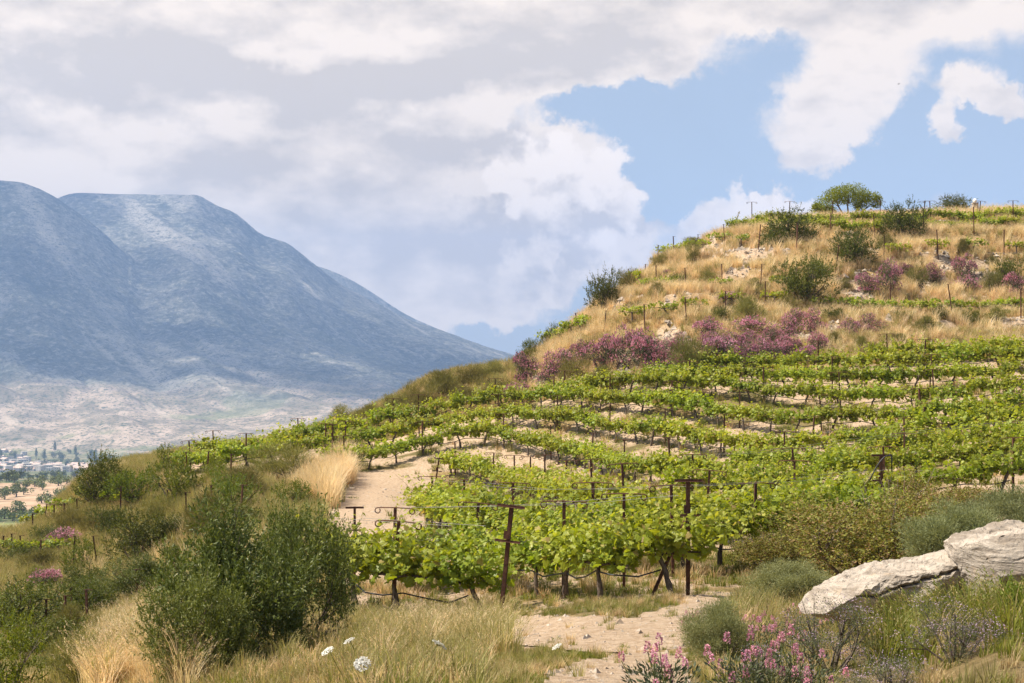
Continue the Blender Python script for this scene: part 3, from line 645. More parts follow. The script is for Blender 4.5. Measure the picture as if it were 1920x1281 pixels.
def resample(W, step):
    seg = np.linalg.norm(np.diff(W, axis=0), axis=1); s = np.concatenate([[0], np.cumsum(seg)]); n = max(2, int(s[-1]/step)+1); q = np.linspace(0, s[-1], n)
    return np.stack([np.interp(q, s, W[:, i]) for i in range(3)], -1), s[-1]
nv = 0
for name, pl, kind in ROWS:
    pl = np.array(pl, float); xs = np.arange(pl[0, 0], pl[-1, 0]+1, 12.0); ys = np.interp(xs, pl[:, 0], pl[:, 1])
    W = np.array([hit(a, b, 18) for a, b in zip(xs, ys)])
    k = np.ones(5)/5
    Yd = np.convolve(np.pad(W[:, 1], 2, 'edge'), k, 'valid'); W[:, 0] = (xs-960)/F*Yd; W[:, 1] = Yd; W[:, 2] = gz(W[:, 0], Yd)
    far = W[:, 1].mean() > 52
    Q, L = resample(W, 1.35 if kind == 'near' else 1.62)
    Q[:, 2] = gz(Q[:, 0], Q[:, 1]); tan = np.gradient(Q, axis=0)
    grp = 'grape vines of the %s trellis row' % name
    for i, (p, t) in enumerate(zip(Q, tan)):
        if rng.random() < .03 and i > 2: continue
        place_vine(p-np.array([0, 0, .02]), atan2(t[1], t[0])+rng.normal(0, .06), kind, 'leafy green grape vine in the %s trellis row, %s vine from its left end' % (name, nth(i+1)), grp, rng.uniform(.84, 1.13)); nv += 1
    # line posts
    Pp, _ = resample(W, 4.2); Pp[:, 2] = gz(Pp[:, 0], Pp[:, 1])
    pg = 'line posts of the %s trellis row' % name
    if name not in ('front left', 'front'):
        for i, p in enumerate(Pp[:-1] if name in ('second',) else Pp):
            line_post(p+np.array([.15, .1, 0]), 'rusty post with curled crossarm in the %s trellis row, %s from its left end' % (name, nth(i+1)), pg, rng.normal(0, .2), (rng.normal(0, .03), rng.normal(0, .03)), rng.uniform(.97, 1.06))
    # drip hose and wires
    H, _ = resample(W, .5); H[:, 2] = gz(H[:, 0], H[:, 1])+.44+.05*np.sin(np.arange(len(H))*1.9)+rng.normal(0, .012, len(H)); H[:, 1] -= .06
    hm_ = MB(); hm_.tube(H, .014 if kind == 'near' else .018, 5)
    o = obj('drip_hose', hm_.mesh('drip_hose', MT['hose'], True)); tag(o, 'black irrigation hose strung along the trunks of the %s trellis row' % name, 'hose', 'drip hoses of the vineyard')
    for lv, (z, off) in enumerate(((1.0, 0), (1.68, -.3), (1.68, .3))):
        if lv and kind == 'far': continue
        Wr, _ = resample(W, 2.6); Wr[:, 2] = gz(Wr[:, 0], Wr[:, 1])+z; Wr[:, 0] += off
        wm = MB(); wm.tube(Wr, .004, 3)
        o = obj('trellis_wire', wm.mesh('trellis_wire', MT['wire'])); tag(o, ['grey lower wire along the cordons of the %s trellis row', 'grey left top wire over the %s trellis row', 'grey right top wire over the %s trellis row'][lv] % name, 'wire', 'trellis wires')
# the posts one can point at
def P3(px, py, dmin=18): return hit(px, py, dmin)
pA = end_post(P3(1290, 1117), 'tall rusty end post with two crossbars and a slanting strut, right end of front row')
sm = MB(); a = np.array([-.68, -.25, -.1]); b = np.array([-.05, .0, 1.25]); dv = (b-a)/np.linalg.norm(b-a); sm.tube(np.linspace(a, b, 4), .034, 4); obj('strut', sm.mesh('strut', MT['rust']), pA)
pB = end_post(P3(938, 1166), 'thick leaning rusty end post with two crossbars, right end of front left row', tilt=(0, .10), rz=-.2, s=.95)
end_post(P3(665, 1092), 'rusty T-shaped end post beside the bare earth, left end of front row', rz=.1, s=.84)
end_post(P3(812, 938), 'dark leaning end post at the left end of third trellis row', tilt=(.05, .14), rz=.1, s=.95)
pC = end_post(P3(1652, 1010), 'rusty T-shaped end post with hose looped over it, above brown bush', s=1.0)
end_post(P3(624, 868), 'dark upright end post at the left end of the fifth trellis row')
th_ = np.linspace(0, 1, 9); hm2 = MB(); hm2.tube(np.stack([-.30+.45*th_, -.12+0*th_, 1.35+.58*np.sin(th_*pi*.5)], -1), .016, 5); hm2.tube([(.15, -.12, 1.93), (.21, -.12, 1.95), (.22, -.12, 1.55)], .016, 5); obj('hose', hm2.mesh('hose', MT['hose'], True), pC)
for i, (px, py, tl) in enumerate([(735, 1160, .07), (738, 1112, 0.02), (885, 1100, .08), (1056, 1123, .01), (1170, 1105, .0), (1262, 1082, -.02)]):
    line_post(P3(px, py), ['line post with curled crossarm and dark tapering stem in front left vines', 'thin line post with drooping curled arm before bare earth', 'dark line post rising behind the leaning end post', 'tall line post with wide curled arm in middle of front row',
        'line post standing just left of the tall end post, behind front row', 'short topped line post directly behind the tall strutted end post'][i], None, rng.normal(0, .12), (0, tl), 1.0)

# ================================================================== upper terraces: posts and small vines
def tpost(px, yt, yb, label, group, dmin, minh=1.0, maxh=2.1):
    p = hit(px, yb, dmin); h = np.clip((yb-yt)/F*p[1], minh, maxh)
    t = thing('terrace_post', label, 'post', p, rng.normal(0, .4), group, None, (rng.normal(0, .03), rng.normal(0, .06)))
    a = obj('post', TP[0], t, scale=(1, 1, h)); b = obj('hook', TP[1], t, loc=(0, 0, h-1.0)); return t
c8 = [(708, 505, 565), (785, 440, 540), (890, 388, 520), (1040, 360, 445), (1212, 338, 480), (1422, 340, 500), (1665, 330, 500), (605, 655, 690), (777, 630, 690), (967, 615, 765), (1193, 590, 720), (1435, 590, 760), (967, 800, 955), (1215, 762, 930), (705, 845, 1005), (448, 885, 1025), (275, 900, 1010), (190, 935, 1040), (135, 960, 1050), (1465, 700, 880)]
c14 = [(305, 340, 555), (545, 440, 680), (515, 290, 430), (790, 295, 475), (845, 435, 590), (1090, 255, 440), (1180, 395, 580), (1400, 235, 430), (1425, 225, 330), (1585, 370, 580), (370, 690, 850), (885, 720, 930), (1270, 720, 940), (1690, 760, 940)]
tp = [(1000+a/3.372, 320+b/3.372, 320+c/3.372) for a, b, c in c8]+[(1400+a/3.285, 310+b/3.285, 310+c/3.285) for a, b, c in c14]
tp.sort()
for i, (a, b, c) in enumerate(tp): tpost(a, b, c, 'thin dark post on the grassy upper terraces, %s from the left' % nth(i+1), 'posts of the upper terraces', 74)
c1 = [(553, 375, 515), (448, 600, 750), (335, 600, 755), (184, 620, 750), (95, 622, 700), (55, 610, 690), (10, 625, 700), (202, 455, 560), (250, 458, 560), (301, 450, 560), (356, 430, 540), (150, 500, 590), (630, 755, 915), (210, 955, 1060), (297, 960, 1045), (335, 885, 990), (402, 900, 1010), (865, 215, 345), (955, 212, 330), (1063, 225, 355), (780, 405, 490), (858, 400, 560), (975, 398, 480), (1108, 365, 520), (1160, 335, 420), (580, 640, 730)]
lp = sorted([(a/2.458, 760+b/2.458, 760+c/2.458) for a, b, c in c1])
for i, (a, b, c) in enumerate(lp): tpost(a, b, c, 'thin rusty post on the overgrown left slope, %s from the left' % nth(i+1), 'posts of the left slope', 34 if c > 1100 else 50)
SV = [('lowest right terrace', [(1545, 588), (1600, 592), (1700, 594), (1800, 594), (1925, 592)], 1.15), ('lowest left terrace', [(1030, 640), (1090, 626)], 1.5), ('terrace above the pink shrubs', [(1185, 604), (1225, 600), (1270, 594), (1320, 588), (1365, 580), (1450, 574)], 2.4),
      ('steep middle terrace', [(1172, 546), (1210, 545), (1255, 546)], 1.7), ('stony middle terrace', [(1350, 546), (1400, 550), (1440, 546), (1470, 545)], 3.0), ('high left terrace', [(1246, 480), (1290, 472), (1340, 464), (1390, 462)], 1.8),
      ('high right terrace', [(1686, 484), (1730, 478), (1780, 476), (1865, 474), (1905, 476)], 2.3), ('hilltop row', [(1385, 424), (1450, 436), (1550, 440), (1640, 440), (1760, 436), (1925, 434)], 1.35), ('rear hilltop row', [(1380, 432), (1440, 418), (1560, 424), (1680, 424), (1800, 420), (1925, 418)], 1.35)]
for name, pl, step in SV:
    W = np.array([hit(a, b, 76) for a, b in pl]); Q, _ = resample(W, step); Q[:, 2] = gz(Q[:, 0], Q[:, 1]); tan = np.gradient(Q, axis=0)
    for i, (p, t) in enumerate(zip(Q, tan)):
        big = 'hilltop' in name
        place_vine(p+np.array([0, rng.normal(0, .15), -.03]), atan2(t[1], t[0])+rng.normal(0, .15), 'far' if big else 'small', 'small grape vine on the %s, %s from its left end' % (name, nth(i+1)), 'grape vines on the %s' % name, rng.uniform(.95, 1.2)*(1.15 if 'lowest' in name else .8 if big else 1)); nv += 1
for i, (px, ) in enumerate([(1410,), (1480,), (1560,), (1650,), (1735,), (1745,), (1835,), (1900,)]):
    line_post(hit(px, 420, 90), 'hilltop crossarm post against the sky, %s from the left' % nth(i+1), 'posts of the hilltop row', 0, (0, rng.normal(0, .05)), 1.05)
for i, (px, py) in enumerate([(165, 945), (185, 948), (215, 950), (245, 952), (20, 1045), (50, 1050), (80, 1050), (110, 1045), (60, 965+20), (90, 980), (115, 965)]):
    p = hit(px, py, 50); place_vine(p, rng.normal(0, .3), 'small', 'stunted bright green vine on the overgrown left slope, %s in the strip' % nth(i+1), 'vines on the overgrown left slope', .95)

# ================================================================== shrubs and trees
def shrub(seed, n=2200, clumps=16, leaf=(.05, .09), width=.25, flat=.85, kind='oval', mt='dark', up=.35, shell=.55, twig=0, flowers=None, nf=0, fl=(.04, .08), spread=.42, stemh=.5, gap=0.0):
    """unit shrub: about 1 m in radius, 1.7 m tall before scaling"""
    rg = np.random.default_rng(seed); mb = MB(); C = []; 
    for k in range(clumps):
        a = rg.uniform(0, 2*pi); r = math.sqrt(rg.random())*.74; h = rg.uniform(.22, 1.12)*(1-.5*r*r)*1.2
        C.append((cos(a)*r, sin(a)*r, h, rg.uniform(.65, 1.25)*spread))
    C = np.array(C); pk = rg.choice(clumps, n, p=C[:, 3]**2/np.sum(C[:, 3]**2))
    u = rg.normal(size=(n, 3)); u /= np.linalg.norm(u, axis=1, keepdims=True); rad = C[pk, 3]*(shell+(1-shell)*rg.random(n))*rg.uniform(.75, 1.2, n)
    P = C[pk, :3]+u*rad[:, None]*np.array([1, 1, flat]); P[:, 2] = np.abs(P[:, 2])+.02
    D = u+np.array([0, 0, up])+rg.normal(0, .45, u.shape); N = rg.normal(size=u.shape)
    if twig:
        m = 12; nt = n//m; T0 = P[:nt]; TD = D[:nt]/np.linalg.norm(D[:nt], axis=1, keepdims=True); Ln = twig*rg.uniform(.4, 1.5, nt); f = np.linspace(0, 1, m)
        P = (T0[:, None]+TD[:, None]*(Ln[:, None]*f[None])[:, :, None]+np.array([0, 0, .25])*(Ln[:, None]*f[None]**2)[:, :, None]).reshape(-1, 3)
        D = (np.repeat(TD, m, 0)+rg.normal(0, .65, (nt*m, 3))); N = rg.normal(size=D.shape); n = nt*m
    leaves(mb, P, N, rg.uniform(*leaf, n), kind, rg, width, D=D)
    st = MB()
    for k in range(min(clumps, 12)):
        b = C[k, :3]; t = np.linspace(0, 1, 6)[:, None]; q = np.array([b[0]*.08, b[1]*.08, -.05])*(1-t)+b*t; q[:, :2] += (t*(1-t))*rg.normal(0, .2, 2)
        st.tube(q, np.linspace(.03, .008, 6), 5)
        for j in range(3):
            e = b+rg.normal(0, C[k, 3]*.6, 3); e[2] = abs(e[2]); st.tube(np.linspace(q[3], e, 3), np.linspace(.012, .004, 3), 3)
    res = [mb.mesh('foliage', MT[mt]), st.mesh('stems', MT['wood'])]
    if flowers:
        fm = MB(); k2 = rg.choice(clumps, nf); u = rg.normal(size=(nf, 3)); u[:, 2] = np.abs(u[:, 2])*.8+.0; u /= np.linalg.norm(u, axis=1, keepdims=True)
        cl = rg.random(clumps) < .85; k2 = np.where(cl[k2], k2, np.argmax(cl))
        P = C[k2, :3]+u*(C[k2, 3]*rg.uniform(.9, 1.22, nf))[:, None]*np.array([1, 1, flat])
        for rep in range(2):
            leaves(fm, P+rg.normal(0, .012, P.shape), rg.normal(size=P.shape), rg.uniform(*fl, nf), 'oval', rg, .42, D=u+rg.normal(0, .5, u.shape))
        res.append(fm.mesh('blossoms', MT[flowers]))
    return res
KIND = {
 'pink': [shrub(100+i, 2600, 14, (.07, .13), .14, mt='greyleaf', flowers='pink', nf=620, fl=(.05, .10)) for i in range(4)],
 'palepink': [shrub(120+i, 2600, 14, (.07, .13), .14, mt='greyleaf', flowers='pinkpale', nf=700, fl=(.05, .10)) for i in range(2)],
 'dark': [shrub(140+i, 13000, 30, (.035, .07), .2, mt='dark', spread=.30, up=.5, twig=.16) for i in range(4)],
 'lime': [shrub(150+i, 4200, 22, (.06, .11), .18, mt='lime', spread=.32, up=.9, twig=.2) for i in range(3)],
 'broom': [shrub(160+i, 3600, 18, (.14, .28), .03, mt='broom', up=1.2, spread=.36, shell=.3) for i in range(3)],
 'brown': [shrub(170+i, 24000, 44, (.024, .05), .28, mt='brownbush', spread=.33, shell=.3, up=.5, twig=.16) for i in range(2)],
 'spiny': [shrub(180+i, 34000, 46, (.045, .085), .08, mt='spiny', spread=.30, up=.8, shell=.25) for i in range(2)],
 'olive': [shrub(190+i, 26000, 40, (.036, .062), .16, mt='olive', spread=.23, up=.8, shell=.3, twig=.17) for i in range(2)],
 'thyme': [shrub(200+i, 9000, 26, (.02, .04), .16, mt='greyleaf', flowers='lilac', nf=900, fl=(.014, .026), spread=.30, up=.8, shell=.2) for i in range(2)],
}
def place_shrub(kind, px, py, wpx, hpx, label, cat='shrub', group=None, name='shrub', dmin=4, sink=.05, i=None):
    p = hit(px, py, dmin); d = p[1]; w = wpx/F*d/2; h = hpx/F*d
    pool = KIND[kind]; ms = pool[(i if i is not None else int(px)) % len(pool)]
    t = thing(name, label, cat, p-np.array([0, 0, sink*h]), rng.uniform(0, 6.28), group, (w*1.25, w*1.25, h/1.28))
    stuff(obj('foliage', ms[0], t)); obj('stems', ms[1], t)
    if len(ms) > 2: stuff(obj('blossoms', ms[2], t))
    return t
# pink shrubs: centre x, base y, width, height in photo pixels
c7 = [(600, 440, 120, 170), (500, 570, 100, 90), (575, 560, 80, 80), (730, 440, 130, 160), (840, 380, 140, 150), (930, 330, 100, 110), (1040, 350, 170, 190), (1115, 350, 90, 120), (1200, 320, 150, 210), (1310, 330, 160, 200), (1450, 300, 80, 90), (1530, 275, 100, 100)]
c6 = [(100, 190, 140, 110), (80, 255, 120, 80), (340, 170, 190, 90), (220, 265, 150, 95), (120, 390, 180, 150), (290, 340, 170, 120), (420, 350, 160, 120), (400, 285, 120, 90), (520, 310, 110, 90), (590, 120, 100, 85), (540, 190, 130, 120), (700, 150, 115, 125), (735, 270, 135, 105), (900, 180, 105, 90), (1030, 165, 135, 105)]
c9 = [(760, 740, 130, 110), (880, 710, 110, 180), (980, 640, 70, 60), (1130, 675, 105, 95), (1345, 650, 115, 140), (1350, 740, 120, 90), (1660, 750, 100, 130)]
pk = [(800+a/3.2, 560+(b+h/2)/3.2, w/3.2, h/3.2) for a, b, w, h in c7]+[(1300+a/3.097, 560+(b+h/2)/3.097, w/3.097, h/3.097) for a, b, w, h in c6]+[(1400+a/3.285, 310+(b+h/2)/3.285, w/3.285, h/3.285) for a, b, w, h in c9]+[(1362, 572, 38, 24), (1640, 400, 44, 14), (1249, 522, 16, 14)]
pk += [(1225, 672, 40, 34), (1275, 704, 44, 34), (1335, 680, 40, 36), (1395, 660, 44, 34), (1445, 652, 40, 32), (1485, 668, 40, 34), (1510, 690, 34, 26), (1385, 706, 44, 30), (1250, 690, 34, 28), (1420, 690, 40, 30)]
pk.sort()
for i, (a, b, w, h) in enumerate(pk):
    place_shrub('palepink' if i in (4, 11, 19, 20) else 'pink', a, b, w*1.1, h*1.08, 'pink flowering shrub on the bank above the vineyard, %s from the left' % nth(i+1), group='pink shrubs on the bank', name='pink_shrub', dmin=74, i=i)
for i, (a, b, w, h, l) in enumerate([(112, 1035, 52, 48, 'pale pink flowering shrub on the left slope beside two thin posts'), (80, 1118, 62, 45, 'low pink flowering shrub below the posts near the left edge'), (38, 1135, 46, 28, 'small faded pink shrub at the left edge, lowest of its kind')]):
    place_shrub('palepink', a, b, w, h, l, name='pink_shrub', dmin=45, i=i)
DG = [('dark', 1130, 580, 68, 72, 'dark round bush leaning out on the left edge of the hill', 76), ('dark', 1483, 460, 98, 62, 'broad dark bush below the hilltop, left of the lone tree', 76), ('dark', 1597, 500, 82, 66, 'dark bush right below the lone tree', 76), ('dark', 1512, 562, 98, 78, 'large dark bush on the slope with a thinner top behind', 76),
      ('dark', 1535, 530, 40, 50, 'narrow upright dark bush behind the large slope bush', 76), ('dark', 1697, 446, 84, 62, 'dark bush breaking the hilltop vine row', 76), ('dark', 1787, 398, 64, 34, 'dull green bush on the skyline near the globe lamp', 76), ('dark', 1895, 545, 56, 62, 'dark pine-like bush at the right edge', 76),
      ('broom', 1860, 550, 40, 40, 'olive broom left of the pine-like bush', 76), ('broom', 1292, 708, 76, 66, 'olive green broom bush on bank between pink shrubs', 72), ('lime', 1665, 520, 30, 20, 'small yellowish cushion beside the upper pink shrubs', 76), ('dark', 1000, 660, 44, 34, 'leafy bush at the left end of the lowest terrace', 76),
      ('dark', 1035, 636, 34, 40, 'slender leafy bush beside the lowest terrace vines', 76), ('lime', 545, 955, 70, 50, 'green shrub behind the top of the olive bush', 44), ('broom', 130, 1000, 70, 46, 'olive broom between the posts of the left slope', 55), ('broom', 180, 1000, 70, 44, 'olive broom below the skyline bush', 55), ('broom', 60, 1105, 60, 40, 'brown dry bush at the left edge', 45), ('broom', 385, 1010, 80, 60, 'olive broom above the young olive bush', 45), ('broom', 1720, 545, 40, 40, 'olive broom behind the right pink shrubs', 76), ('broom', 1740, 630, 46, 34, 'olive broom on the dry bank at right', 76), ('broom', 1640, 680, 50, 34, 'dull broom on the dry bank above the vines', 72),
      ('broom', 1075, 720, 56, 44, 'yellowish broom under the pink shrubs', 72), ('broom', 1140, 735, 66, 44, 'grey green broom at the foot of the bank', 72), ('broom', 1180, 545, 50, 36, 'dull broom clump on the steep left terrace', 76), ('broom', 1300, 500, 26, 40, 'thin broom on the stony terrace', 76), ('broom', 1410, 600, 60, 40, 'wide olive broom over the pink shrubs', 76),
      ('dark', 195, 948, 96, 88, 'dark brownish bush at the left end of the skyline', 60), ('lime', 252, 946, 84, 66, 'green bush between the two skyline bushes at left', 60), ('lime', 322, 950, 90, 84, 'tall green bush beside the left end of the vines', 60), ('lime', 312, 890, 44, 46, 'pointed light green bush on the left skyline', 66),
      ('dark', 262, 1058, 112, 92, 'olive green bush in the middle of the left slope', 50), ('dark', 325, 1015, 70, 50, 'low bush right of the middle slope bush', 50), ('lime', 440, 965, 90, 60, 'green bush below the left vines', 45), ('broom', 530, 905, 130, 62, 'long olive broom bank below the left vines', 50), ('broom', 470, 935, 90, 54, 'olive broom left of the golden grass', 50), ('lime', 415, 930, 50, 44, 'small green bush by two leaning posts', 50),
      ('olive', 262, 1125, 130, 78, 'grey green young olive bush behind the large one', 34), ('dark', 160, 1110, 80, 50, 'dark green bush left of the young olive', 40), ('dark', 40, 1195, 170, 95, 'dark green thicket at the left edge, lower', 26), ('dark', 140, 1165, 130, 80, 'dark green thicket with posts in it, lower left', 30), ('dark', 95, 1235, 150, 80, 'dark low thicket above the yellow bush', 16), ('lime', 15, 1310, 130, 130, 'yellow green bush in the bottom left corner', 8), ('broom', 150, 1290, 120, 90, 'grey twiggy bush beside the bottom left bush', 8)]
for i, (k, a, b, w, h, l, dm) in enumerate(DG): place_shrub(k, a, b, w, h, l, name='broom_bush' if k == 'broom' else 'bush', cat='bush', dmin=dm, i=i)
for i, (a, b, w, h) in enumerate([(640, 800, 60, 34), (700, 790, 56, 28), (745, 775, 60, 34), (790, 765, 66, 44), (840, 745, 70, 46), (880, 728, 60, 38), (925, 712, 56, 30), (990, 690, 46, 34), (870, 760, 60, 30), (930, 745, 60, 30)]):
    place_shrub('broom', a, b, w, h, 'feathery broom bush on the ridge behind the vines, %s from the left' % nth(i+1), cat='bush', group='broom bushes on the ridge', name='broom_bush', dmin=78, i=i)

for i in range(16):
    a, b = [(30, 1060), (75, 1075), (150, 1075), (205, 1010), (345, 1050), (395, 985), (30, 1150), (170, 1150), (185, 1120), (300, 985), (410, 900), (90, 1020), (465, 990), (140, 1200), (70, 1280), (110, 1275)][i]
    place_shrub(['dark', 'broom', 'lime', 'dark'][i % 4], a, b, rng.uniform(50, 90), rng.uniform(34, 60), 'low shrub among the grass of the left slope, %s counted from far to near' % nth(sorted([1060, 1075, 1075, 1010, 1050, 985, 1150, 1150, 1120, 985, 900, 1020, 990, 1200, 1280, 1275]).index(b)+1+(i in (2, 7, 9))), cat='bush', group='low shrubs of the left slope', name='low_bush', dmin=8 if b > 1190 else 30, i=i)
hs_ = sorted([(1190, 585), (1230, 560), (1275, 540), (1330, 530), (1420, 545), (1350, 600), (1480, 585), (1560, 600), (1600, 575), (1690, 600), (1760, 600), (1820, 610), (1870, 600), (1660, 470), (1720, 500), (1800, 480), (1860, 500), (1560, 650), (1620, 655), (1690, 650), (1800, 655), (1880, 650), (1240, 500), (1300, 470), (1580, 545)])
for i, (a, b) in enumerate(hs_): place_shrub('broom' if i % 3 else 'dark', a, b, rng.uniform(22, 46), rng.uniform(16, 30), 'small olive scrub plant on the dry upper hillside, %s from the left' % nth(i+1), cat='scrub', group='scrub on the upper hillside', name='scrub_plant', dmin=76, i=i)
# foreground bushes
place_shrub('olive', 450, 1240, 290, 268, 'large dark olive bush, left half, in front of the slope', cat='bush', name='olive_bush', dmin=10, i=0)
place_shrub('olive', 565, 1205, 185, 250, 'large dark olive bush, right half, touching the front vines', cat='bush', name='olive_bush', dmin=14, i=1)
place_shrub('olive', 375, 1275, 190, 190, 'low spreading olive bush below the large one', cat='bush', name='olive_bush', dmin=9, i=1)
FB = [('brown', 1620, 1090, 310, 140, 'wide brownish twiggy bush behind the rock slab', 8.5), ('brown', 1465, 1085, 160, 95, 'brownish twiggy bush at the right end of front vines', 10), ('brown', 1760, 1045, 220, 130, 'brownish leafy bush in front of the right vines', 10),
      ('spiny', 1790, 1075, 190, 125, 'silvery green spiny bush above the rock slab', 6.5), ('spiny', 1895, 1040, 190, 112, 'silvery green spiny bush behind the boulder', 7), ('spiny', 1470, 1135, 150, 80, 'green spiny cushion left of the rock slab', 7), ('spiny', 1350, 1250, 130, 110, 'grey green cushion beside the dirt path', 5), ('spiny', 1600, 1060, 100, 50, 'small green cushion behind the slab', 7.5),
      ('thyme', 1560, 1260, 200, 120, 'low thyme bush with lilac flowers in front of the slab', 4.5), ('thyme', 1790, 1240, 190, 110, 'lilac thyme bush in front of the boulder', 4.5), ('thyme', 1660, 1330, 200, 90, 'lilac thyme bush at the bottom edge', 4), ('thyme', 1440, 1300, 160, 80, 'lilac dotted cushion at the bottom, left of thyme', 4), ('lime', 1925, 1190, 90, 100, 'yellow green bush at the right edge below the boulder', 5)]
for i, (k, a, b, w, h, l, dm) in enumerate(FB): place_shrub(k, a, b, w, h, l, cat='bush', name=('thyme_bush' if k == 'thyme' else 'bush'), dmin=dm, i=i)

# lone tree on the hilltop
def lone_tree():
    p = hit(1588, 408, 90); d = p[1]; s = d/F
    t = thing('lone_tree', 'lone flat-topped green tree on the hilltop against the sky', 'tree', p-np.array([0, 0, .1]))
    rg = np.random.default_rng(5); tr = MB(); X = lambda px, py: np.array([(px-1588)*s, 0, (402-py)*s])
    limbs = [[(1580, 408), (1572, 392), (1560, 380), (1545, 374)], [(1583, 408), (1582, 390), (1574, 376), (1566, 360)], [(1588, 408), (1590, 390), (1588, 372), (1590, 352)], [(1592, 408), (1600, 390), (1608, 376), (1618, 362)], [(1594, 408), (1606, 394), (1616, 384), (1634, 370)], [(1576, 408), (1560, 396), (1548, 388), (1535, 380)]]
    tips = []
    for L in limbs:
        q = np.array([X(*a) for a in L]); q[:, 1] += np.linspace(0, rg.normal(0, .5), len(q)); tr.tube(q, np.linspace(.11, .035, len(q)), 6); tips.append(q[-1])
        for k in range(3): tr.tube(np.linspace(q[2], q[-1]+rg.normal(0, .35, 3), 3), np.linspace(.03, .01, 3), 4)
    cl = [(1535, 378, 13), (1550, 366, 17), (1545, 384, 10), (1563, 352, 17), (1580, 345, 16), (1578, 360, 15), (1598, 344, 16), (1600, 360, 15), (1615, 350, 15), (1622, 364, 13), (1634, 356, 14), (1645, 360, 9), (1642, 370, 7), (1528, 374, 8), (1556, 380, 10), (1610, 372, 9)]
    mb = MB()
    for px, py, r in cl:
        for yy in (-.7, 0, .7):
            c = X(px, py)+np.array([rg.normal(0, .1), yy*r*s*1.5+rg.normal(0, .15), rg.normal(0, .08)]); n = int(r*20); u = rg.normal(size=(n, 3)); u /= np.linalg.norm(u, axis=1, keepdims=True)
            P = c+u*(r*s*rg.uniform(.45, 1.08, n))[:, None]*np.array([1, 1, .75]); leaves(mb, P, rg.normal(size=u.shape)+np.array([0, 0, .6]), rg.uniform(.08, .15, n), 'oval', rg, .34)
    obj('trunk', tr.mesh('trunk', MT['wood'], True), t); stuff(obj('crown', mb.mesh('crown', MT['tree']), t))
lone_tree()

# ================================================================== rocks
def rock_mesh(seed, sub=3, flatness=.7, rough=.35, layers=0.0):
    import bmesh
    rg = np.random.default_rng(seed); bm = bmesh.new(); bmesh.ops.create_icosphere(bm, subdivisions=sub, radius=1)
    V = np.array([v.co[:] for v in bm.verts]); Fs = np.array([[v.index for v in f.verts] for f in bm.faces]); bm.free()
    o = rg.uniform(0, 50, 3)
    for k in range(9):      # flat facets
        n = rg.normal(size=3); n /= np.linalg.norm(n); lim = rg.uniform(.55, .85); dd = V@n; V = V-np.where(dd > lim, dd-lim, 0)[:, None]*n
    r = 1+rough*(fbm(V[:, 0]*1.3+o[0], V[:, 1]*1.3+V[:, 2]*.9+o[1], 4)+.5*fbm(V[:, 2]*4+o[2], V[:, 0]*4+V[:, 1]*2, 3))
    V = V*r[:, None]*np.array([1, .85, flatness])
    m = MB(); m.add(V, Fs); return m.mesh('rock', MT['rock'], False)
RK = [rock_mesh(i, 3) for i in range(7)]
rk = []
for a, b, rx, ry in SCARS:
    for k in range(int(2+rx*ry/130)): rk.append((a+rng.uniform(-1, 1)*rx, b+rng.uniform(-1, 1)*ry*.9, rng.uniform(4, 13)))
rk += [(1427, 502, 9), (1410, 492, 11), (1437, 490, 9), (1380, 500, 8), (1590, 404, 22), (1597, 406, 9), (1738, 603, 6), (1820, 640, 6), (1290, 572, 12), (1805, 640, 7)]
rk.sort()
for i, (a, b, s) in enumerate(rk):
    p = hit(a, b, 72); r = s/F*p[1]*.62
    o = obj('rock', RK[i % 7], loc=p-np.array([0, 0, r*.25]), rot=(rng.normal(0, .3), rng.normal(0, .3), rng.uniform(0, 6.28)), scale=(r*rng.uniform(.9, 1.5), r, r*rng.uniform(.7, 1.1)))
    tag(o, 'pale limestone rock on the dry upper bank, %s from the left' % nth(i+1), 'rock', 'pale rocks on the upper bank')
fr = [(605, 940, 16), (660, 915, 10), (720, 918, 8), (795, 935, 8), (625, 962, 10), (690, 930, 6), (345, 968, 12), (85, 1055, 14), (700, 960, 8), (770, 900, 7), (1130, 1240, 22), (1190, 1150, 8), (1240, 1140, 9), (1330, 1125, 9), (1350, 1112, 12), (1100, 1205, 7), (1155, 1195, 8), (1040, 1185, 7), (1230, 1195, 6), (1180, 1280, 18), (600, 1235, 18), (1860, 1270, 16), (1300, 1118, 10), (1160, 1250, 10), (1090, 1260, 9), (1270, 1105, 8)]
fr += [(rng.uniform(960, 1300), rng.uniform(1150, 1280), rng.uniform(4, 10)) for k in range(34)]+[(rng.uniform(650, 800), rng.uniform(890, 990), rng.uniform(3, 7)) for k in range(12)]
for i, (a, b, s) in enumerate(sorted(fr)):
    p = hit(a, b, 4 if b > 1100 else 30); r = s/F*p[1]*.7
    o = obj('rock', RK[(i*3) % 7], loc=p-np.array([0, 0, r*.3]), rot=(rng.normal(0, .3), rng.normal(0, .3), rng.uniform(0, 6.28)), scale=(r*1.3, r, r*.75))
    tag(o, 'pale stone lying on the bare ground, %s from the left' % nth(i+1), 'stone', 'pale stones on bare ground')
